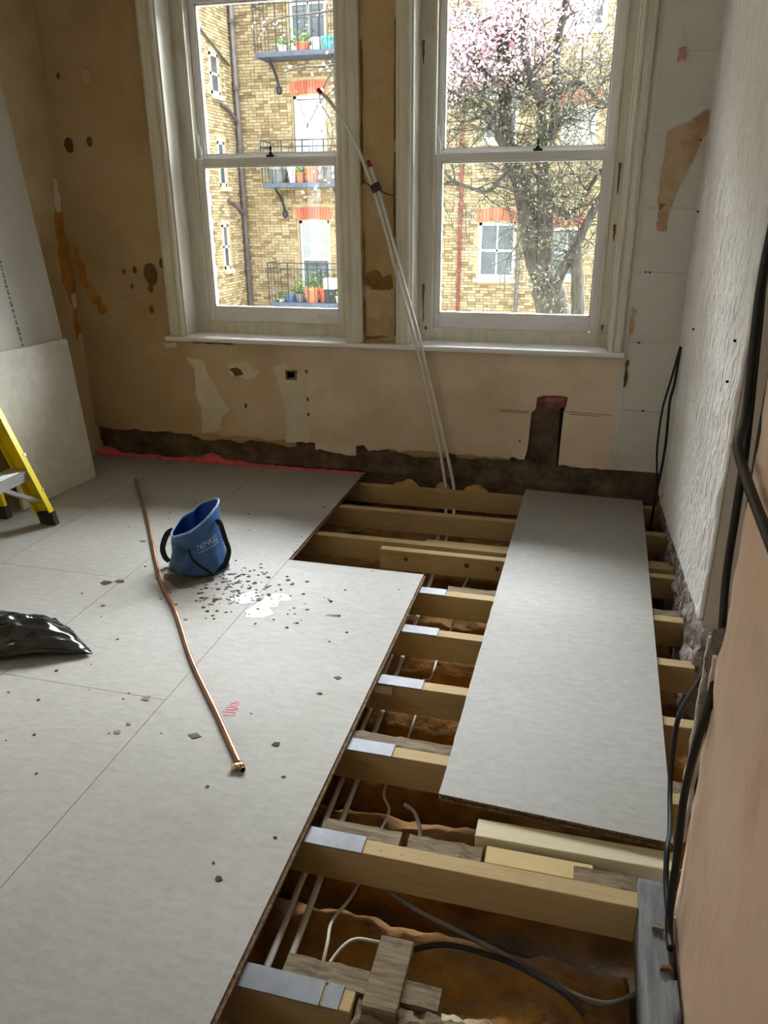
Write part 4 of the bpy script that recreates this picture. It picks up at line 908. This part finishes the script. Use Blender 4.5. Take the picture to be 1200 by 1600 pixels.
me0 = None
for (xa, z, pr) in singles:
    if me0 is None:
        o = bm1.build('brick', 'stock', origin=(0, 0, 0)); me0 = o.data
    else:
        o = bpy.data.objects.new('brick', me0); COL.objects.link(o)
    o.parent = ab; o.location = Vector((xa, FY - pr, z)) - Vector(ab['_o'])
def part(nm, parent, loc):
    e = empty(nm, loc); e.parent = parent; e.location = Vector(loc) - Vector(parent['_o']); return e
def far_window(x0, x1, z0, z1, style):
    w = part('window', ab, ((x0 + x1) / 2, FY, z0))
    yb = FY + .10; fw = .075
    b = MB(); b.box(x0, x0 + fw, yb - .04, yb + .04, z0, z1); b.box(x1 - fw, x1, yb - .04, yb + .04, z0, z1); b.box(x0, x1, yb - .04, yb + .04, z1 - fw, z1); b.box(x0, x1, yb - .06, yb + .04, z0, z0 + fw * 1.3)
    zm = (z0 + z1) / 2
    b.box(x0, x1, yb - .03, yb + .04, zm - .03, zm + .03)
    b.build('frame', 'far_white', w)
    MB().box(x0 + fw, x1 - fw, yb + .01, yb + .02, z0 + fw, z1 - fw).build('pane', 'far_glass', w)
    if style == 'cross': MB().box((x0 + x1) / 2 - .022, (x0 + x1) / 2 + .022, yb - .03, yb + .03, z0, z1).build('glazing_bar', 'far_white', w)
    if style == 'blind':
        b = MB(); z = zm + .03
        while z < z1 - .08: b.box(x0 + fw, x1 - fw, yb - .006, yb + .008, z, z + .042); z += .05
        b.build('blind', 'blind', w)
    if style == 'curtain':
        b = MB(); b.grid(lambda u, v: (x0 + fw + u * (x1 - x0 - 2 * fw), yb - .004 + .012 * math.sin(u * 40), z0 + .1 + v * (z1 - z0 - .2)), 60, 1); b.build('curtain', 'curtain', w)
    MB().box(x0 - .12, x1 + .12, FY - .08, FY + .1, z0 - .11, z0 - .01).build('sill', 'stone', w)
    # reveals and a fan of red lintel bricks
    b = MB(); b.box(x0 - .05, x0, FY + .0, FY + .2, z0, z1 + .02); b.box(x1, x1 + .05, FY, FY + .2, z0, z1 + .02); b.build('reveal', 'stock', w)
    n = 13; mid = (x0 + x1) / 2
    b = MB()
    for k in range(n):
        xa = x0 - .06 + (x1 - x0 + .12) * k / n; xb = x0 - .06 + (x1 - x0 + .12) * (k + 1) / n - .008
        f = lambda x: .05 * (1 - ((x - mid) / (.5 * (x1 - x0) + .06)) ** 2)
        sp = 1.09
        b.quadbox([(xa, FY - .012, z1 + f(xa)), (xb, FY - .012, z1 + f(xb)), (xb, FY + .2, z1 + f(xb)), (xa, FY + .2, z1 + f(xa)),
                   (mid + (xa - mid) * sp, FY - .012, z1 + .31 + f(xa)), (mid + (xb - mid) * sp, FY - .012, z1 + .31 + f(xb)), (mid + (xb - mid) * sp, FY + .2, z1 + .31 + f(xb)), (mid + (xa - mid) * sp, FY + .2, z1 + .31 + f(xa))])
    b.build('lintel', 'red_brick', w)
for a in wins: far_window(*a)
for (y0, y1, z0, z1) in ((20.5, 20.86, -.15, 1.02), (20.6, 21.0, 1.98, 3.08), (20.52, 21.02, 4.18, 5.12)):
    w = part('window', ab, (-9.9, (y0 + y1) / 2, z0)); xb = -9.93
    b = MB(); b.box(xb - .05, xb + .02, y0, y0 + .07, z0, z1); b.box(xb - .05, xb + .02, y1 - .07, y1, z0, z1); b.box(xb - .05, xb + .02, y0, y1, z1 - .07, z1); b.box(xb - .05, xb + .02, y0, y1, z0, z0 + .08); b.box(xb - .05, xb + .02, y0, y1, (z0 + z1) / 2 - .03, (z0 + z1) / 2 + .03)
    b.build('frame', 'far_white', w); MB().box(xb - .01, xb + .006, y0 + .02, y1 - .02, z0 + .02, z1 - .02).build('pane', 'far_glass', w)
    MB().box(xb - .05, -9.82, y0 - .08, y1 + .08, z0 - .12, z0 - .01).build('sill', 'stone', w)
    MB().box(xb - .05, -9.885, y0 - .08, y1 + .08, z1, z1 + .1).build('lintel', 'stone', w)
z = -2.4; k = 0
while z < 7:
    L = .34 if k % 2 else .24
    MB().box(-10.3, -9.885, 19.6, 19.6 + L, z, z + .285).build('quoin', 'quoin', ab); z += .30; k += 1
def downpipe(x, y, z0, z1, r, mat, nm='downpipe', swan=()):
    p = part(nm, ab, (x, y, z0)); MB().tube([(x, y, z0), (x, y, z1)], r, 8).build('pipe', mat, p, smooth=True)
    z = z0 + 1
    while z < z1:
        MB().tube([(x, y, z), (x, y, z + .09)], r * 1.35, 8).build('collar', mat, p); z += 1.55
    for (ya, zz) in swan:
        MB().tube(bez([(-9.86, ya, zz + .25), (-9.84, ya + .3, zz + .2), (x, y - .2, zz), (x, y, zz - .12)], 5), r * .7, 6).build('branch_pipe', mat, p)
downpipe(-9.80, 21.78, -5.9, 8.5, .075, 'downpipe', swan=((20.9, 1.35), (20.9, 3.7)))
downpipe(-3.60, 21.93, -5.9, 8.5, .045, 'red_pipe'); downpipe(-2.0, 21.93, -5.9, 1.25, .05, 'downpipe')
MB().tube(bez([(-9.86, 20.0, 5.55), (-9.86, 20.9, 5.2), (-9.85, 21.6, 4.95)], 6), .03, 6).build('wall_cable', 'downpipe', ab)
def balcony(z, rail_h, x0=-8.98, x1=-6.6):
    yb = FY - .72; p = part('balcony', ab, ((x0 + x1) / 2, FY - .36, z))
    MB().box(x0, x1, yb, FY, z - .12, z).build('slab', 'slab', p, bevel=.01)
    for x in (x0 + .35, x1 - .35):
        MB().sweep(bez([(x, yb + .05, z - .12), (x, yb + .12, z - .2), (x, FY - .25, z - .42), (x, FY - .02, z - .78)], 5), [(-.025, -.03), (.025, -.03), (.025, .03), (-.025, .03)]).build('bracket', 'iron', p)
        MB().lathe((x, FY - .04, z - .9), [(.03, 0), (.08, .05), (.08, .16), (.03, .2)], 8).build('boss', 'iron', p)
    zt = z + rail_h
    for zz in (zt, zt - .16):
        MB().tube([(x0, FY, zz), (x0, yb, zz), (x1, yb, zz), (x1, FY, zz)], .014, 5).build('handrail' if zz == zt else 'mid_rail', 'iron', p)
    xs = [x0 + (x1 - x0) * k / 8 for k in range(9)]
    for k, x in enumerate(xs):
        MB().tube([(x, yb, z), (x, yb, zt)], .018 if k % 2 == 0 else .010, 5).build('baluster', 'iron', p)
        if k % 2 == 1:
            for d in (-.1, .1): MB().tube([(x + d, yb, z), (x + d, yb, zt - .16)], .009, 5).build('baluster', 'iron', p)
    for y in (FY - .5, FY - .25): MB().tube([(x0, y, z), (x0, y, zt)], .010, 5).build('baluster', 'iron', p)
    sc = [(x0 + .02 + .09 * (1 - k / 14) * math.cos(k * .8), yb, zt - .22 + .09 * (1 - k / 14) * math.sin(k * .8)) for k in range(14)]
    MB().tube(sc, .009, 5).build('scroll', 'iron', p)
balcony(-1.1, 1.08); balcony(2.06, 1.05); balcony(5.17, 1.2)
def pot(x, z, r, h, mat, label, plant=None, y=21.52):
    o = empty('flower_pot', (x, y, z)); MB().lathe((x, y, z), [(r * .72, 0), (r * .95, h * .8), (r * 1.08, h * .8), (r * 1.08, h), (r * .9, h), (r * .85, h * .9)], 12).build('pot', mat, o)
    if plant:
        b = MB(); rq = random.Random(int(abs(x) * 100))
        for k in range(70):
            c = Vector((x + rq.gauss(0, r * .7), y + rq.gauss(0, r * .5), z + h + abs(rq.gauss(0, plant))))
            u = Vector((rq.uniform(-1, 1), rq.uniform(-1, 1), rq.uniform(-.5, 1))).normalized() * .05; w_ = u.cross(Vector((rq.uniform(-1, 1), 1, rq.uniform(-1, 1)))).normalized() * .025
            o_ = len(b.v); b.v += [c - u, c + w_, c + u, c - w_]; b.f.append((o_, o_ + 1, o_ + 2, o_ + 3)); b.m.append(0)
        for k in range(6):
            b.tube([(x, y, z + h * .8), (x + rq.gauss(0, r * .5), y + rq.gauss(0, r * .4), z + h + plant)], .008, 4)
        tag(b.build('foliage', 'leaf', o, recalc=False), kind='stuff')
    tag(o, label, 'pot', 'pots on the far balconies')
pot(-7.75, -1.1, .22, .42, 'terracotta', 'large terracotta pot with green plant on the lowest far balcony', .22)
pot(-7.42, -1.1, .2, .40, 'terracotta', 'second terracotta pot with plant on the lowest far balcony, behind the white box', .22, 21.7)
pot(-8.42, -1.1, .14, .22, 'blue_pot', 'small blue pot on the lowest far balcony', .03)
pot(-8.12, -1.1, .13, .24, 'grey_pot', 'small grey pot with sprigs on the lowest far balcony, beside the large terracotta one', .18)
pot(-7.22, -1.1, .13, .24, 'grey_pot', 'small grey pot with yellow-green sprigs on the lowest far balcony', .06)
pot(-6.95, -1.1, .12, .2, 'white_pot', 'small white pot on the lowest far balcony', .05)
pot(-8.7, -1.1, .1, .08, 'white_pot', 'tiny pale dish of sprigs at the end of the lowest far balcony', .04)
pot(-8.62, 2.06, .26, .42, 'grey_pot', 'wide grey tub at the end of the middle far balcony')
pot(-8.2, 2.06, .12, .40, 'white_pot', 'tall cream pot on the middle far balcony')
pot(-7.62, 2.06, .2, .42, 'terracotta', 'bright terracotta pot on the middle far balcony')
pot(-7.95, 2.06, .14, .26, 'terracotta', 'small terracotta pot on the middle far balcony', .1)
pot(-7.1, 2.06, .22, .44, 'grey_pot', 'round grey pot on the middle far balcony')
pot(-7.05, 5.17, .18, .3, 'teal_pot', 'teal pot on the highest far balcony')
pot(-7.35, 5.17, .16, .28, 'white_pot', 'white pot on the highest far balcony')
pot(-7.75, 5.17, .2, .2, 'terracotta', 'brown trough with sprigs on the highest far balcony', .16)
pot(-8.3, 5.17, .12, .16, 'white_pot', 'small pale pot on the highest far balcony', .06)
o = MB().box(-7.36, -7.0, 21.35, 21.6, -.72, -.42).build('white_box', 'white_pot', bevel=.02); o.location.z += 0
tag(o, 'white box perched among the pots on the lowest far balcony', 'box')
tag(MB().box(-7.34, -7.02, 21.37, 21.58, -1.1, -.72).build('plant_stand', 'iron', bevel=.01), 'dark stand under the white box on the lowest far balcony', 'stand')

# --- flowering tree
limbs = {
 't1': ([(-.43, 13, -6), (-.43, 13.0, -1.3), (-.567, 13.0, -.177), (-.754, 13.0, .318), (-.92, 13.0, .705), (-1.056, 13.0, 1.274), (-1.205, 13.0, 1.781), (-1.36, 13.0, 2.099), (-1.449, 13.0, 2.322), (-1.512, 13.0, 2.972), (-1.582, 13.0, 3.598), (-1.695, 13.0, 4.203), (-1.828, 13.0, 4.9), (-1.9, 13.1, 6.2)], .27, .05),
 't2': ([(-.65, 13, .1), (-.728, 12.9, .327), (-.778, 12.9, 1.182), (-.839, 12.9, 1.64), (-.889, 12.9, 2.085), (-.938, 12.9, 2.519), (-1.004, 12.9, 2.943), (-1.22, 12.9, 3.133), (-1.382, 12.9, 3.206)], .17, .04),
 't2b': ([(-.954, 12.8, 2.847), (-1.146, 12.8, 3.264), (-1.289, 12.8, 3.671), (-1.255, 12.8, 4.136), (-1.178, 12.8, 4.731), (-1.1, 12.8, 5.6)], .08, .03),
 't3': ([(-.6, 12.9, .0), (-.549, 12.7, .26), (-.439, 12.6, .592), (-.289, 12.6, .844), (-.206, 12.6, 1.08), (-.044, 12.6, 1.435), (.152, 12.6, 1.84), (.343, 12.6, 2.296), (.6, 12.6, 3.2)], .10, .04),
 't4': ([(-.14, 12.5, -6), (-.15, 12.5, -2), (-.149, 12.5, -.792), (-.186, 12.5, -.009), (-.235, 12.53, .45), (-.289, 12.6, .844)], .14, .09),
 't5': ([(-.889, 12.9, 2.085), (-.85, 13.2, 2.3), (-.781, 13.3, 2.634), (-.791, 13.3, 3.15), (-.801, 13.3, 3.649), (-.734, 13.3, 4.207), (-.641, 13.3, 4.817), (-.5, 13.3, 5.8)], .10, .03),
 't6': ([(-.978, 12.85, 2.903), (-.755, 12.7, 2.952), (-.608, 12.7, 3.027), (-.408, 12.7, 3.076), (-.197, 12.7, 2.891), (.035, 12.7, 2.762), (.4, 12.7, 2.9)], .06, .02),
 't7': ([(-1.37, 12.95, 2.166), (-1.674, 12.6, 2.599), (-1.87, 12.6, 2.79), (-2.062, 12.6, 2.88), (-2.301, 12.6, 2.922), (-2.686, 12.6, 2.885), (-3.078, 12.6, 2.77)], .06, .02),
 't8': ([(-1.5, 12.95, 2.3), (-1.629, 12.8, 2.53), (-1.727, 12.8, 2.789), (-1.803, 12.8, 3.251), (-1.924, 12.8, 3.444), (-2.001, 12.8, 3.747), (-2.137, 12.8, 4.189), (-2.4, 12.8, 5.1)], .06, .02),
 't9': ([(-1.604, 13.05, 3.589), (-2.244, 13.2, 4.033), (-3.026, 13.2, 4.159), (-3.63, 13.2, 3.856), (-4.209, 13.2, 3.537), (-4.798, 13.2, 3.518), (-5.129, 13.2, 3.443)], .05, .010),
 't10': ([(-1.3, 12.95, 2.0), (-1.45, 12.6, 1.85), (-1.666, 12.5, 1.642), (-2.009, 12.5, 1.735), (-2.255, 12.5, 1.782), (-2.549, 12.5, 1.651)], .045, .015),
 't11': ([(-.833, 12.85, 1.638), (-.52, 12.8, 1.275), (-.299, 12.8, 1.455), (-.098, 12.8, 1.806), (.151, 12.8, 2.061), (.6, 12.8, 2.4)], .05, .02),
 't12': ([(-3.63, 13.2, 3.856), (-4.07, 12.9, 3.228), (-4.393, 12.9, 2.975), (-4.622, 12.9, 2.62)], .02, .006),
 't13': ([(-3.026, 13.2, 4.159), (-3.886, 13.4, 4.331), (-4.515, 13.4, 4.282), (-5.271, 13.4, 4.237), (-5.619, 13.4, 3.99)], .025, .008),
 't14': ([(-4.094, 13.1, 3.6), (-4.424, 13.0, 3.076), (-4.226, 13.0, 2.617), (-4.416, 13.0, 1.87), (-4.59, 13.0, 1.679)], .018, .005)}
tree = empty('flowering_tree', (-.43, 13, -6)); tr = random.Random(17)
wood = MB(); twigs = MB(); tips = []
def twig(p, d, L, r, depth):
    pts = [p]; q = p.copy(); dd = d.normalized(); n = 4
    for k in range(n):
        dd = (dd + Vector((tr.gauss(0, .28), tr.gauss(0, .28), tr.gauss(.03, .25)))).normalized(); q = q + dd * (L / n); pts.append(q.copy())
    twigs.tube(pts, [r, r * .85, r * .65, r * .5, r * .3], 4, cap=False)
    for k in range(1, n + 1): tips.append((pts[k], depth))
    if depth > 0:
        for k in range(1, n + 1):
            for _ in range(2 if depth > 1 else 1):
                if tr.random() < .8: twig(pts[k], dd + Vector((tr.gauss(0, .9), tr.gauss(0, .7), tr.gauss(.15, .7))), L * tr.uniform(.4, .65), r * .5, depth - 1)
for key, (pp, r0_, r1_) in limbs.items():
    pts = bez(pp, 4); n = len(pts)
    rad = [r0_ + (r1_ - r0_) * (i / (n - 1)) ** .8 for i in range(n)]
    if key == 't1': rad = [.27 if i < 12 else .19 + (.05 - .19) * (i - 12) / (n - 13) for i in range(n)]
    wood.tube([q + Vector((tr.uniform(-.01, .01), tr.uniform(-.01, .01), 0)) for q in pts], rad, 9)
    thin = key in ('t9', 't12', 't13', 't14')
    for i in range(2, n):
        if pts[i].z < .7: continue
        if thin:
            for _ in range(1):
                if tr.random() < .55: twig(pts[i], Vector((tr.gauss(0, .8), tr.gauss(0, .5), tr.gauss(0, .7))), tr.uniform(.25, .5), .008, 0)
            tips.append((pts[i], 0))
        else:
            for _ in range(2):
                if tr.random() < .62: twig(pts[i], Vector((tr.gauss(0, .9), tr.gauss(0, .6), tr.gauss(.1, .6))), tr.uniform(.5, 1.1), .013, 2 if tr.random() < .55 else 1)
wood.build('trunk', 'bark', tree, smooth=True)
tag(twigs.build('twigs', 'bark', tree, recalc=False), kind='stuff')
pet, bud = MB(), MB()
def card(mb, c, s_):
    u = Vector((tr.gauss(0, 1), tr.gauss(0, 1), tr.gauss(0, 1))).normalized(); w_ = u.orthogonal().normalized(); n_ = u.cross(w_) * .35
    o_ = len(mb.v); mb.v += [c - u * s_, c + w_ * s_ * .7 + n_ * s_, c + u * s_, c - w_ * s_ * .7 + n_ * s_]
    mb.f += [(o_, o_ + 1, o_ + 2), (o_, o_ + 2, o_ + 3)]; mb.m += [0, 0]
for (p, dp) in tips:
    left = p.x < -3.3
    hz = p.z - .25 * (p.x + 1.2)
    pk = .75 if left else max(0, min(1, (hz - 3.05) / .9))
    for _ in range(3 if not left else 2):
        c = p + Vector((tr.gauss(0, .05), tr.gauss(0, .05), tr.gauss(0, .05)))
        if tr.random() < pk * .55: card(pet, c, tr.uniform(.022, .042))
        elif tr.random() < .2: card(bud, c, tr.uniform(.012, .03))
for k in range(260):   # ivy on the lower trunk
    a = tr.uniform(0, 6.28); z = tr.uniform(-2, 2.2); x = -.5 - .32 * max(0, z + .3) + .26 * math.cos(a); card(bud, Vector((x, 12.95 + .28 * math.sin(a), z)), tr.uniform(.02, .05))
tag(pet.build('blossom', 'blossom', tree, recalc=False), kind='stuff'); tag(bud.build('buds', 'bud', tree, recalc=False), kind='stuff')
tag(tree, 'pink-blossomed tree with forked grey trunk in the courtyard', 'tree')
print('tips', len(tips), 'twig faces', len(twigs.f), 'bricks', len(stuff.f) // 6, len(singles))
for o in bpy.data.objects:
    if '_o' in o: del o['_o']
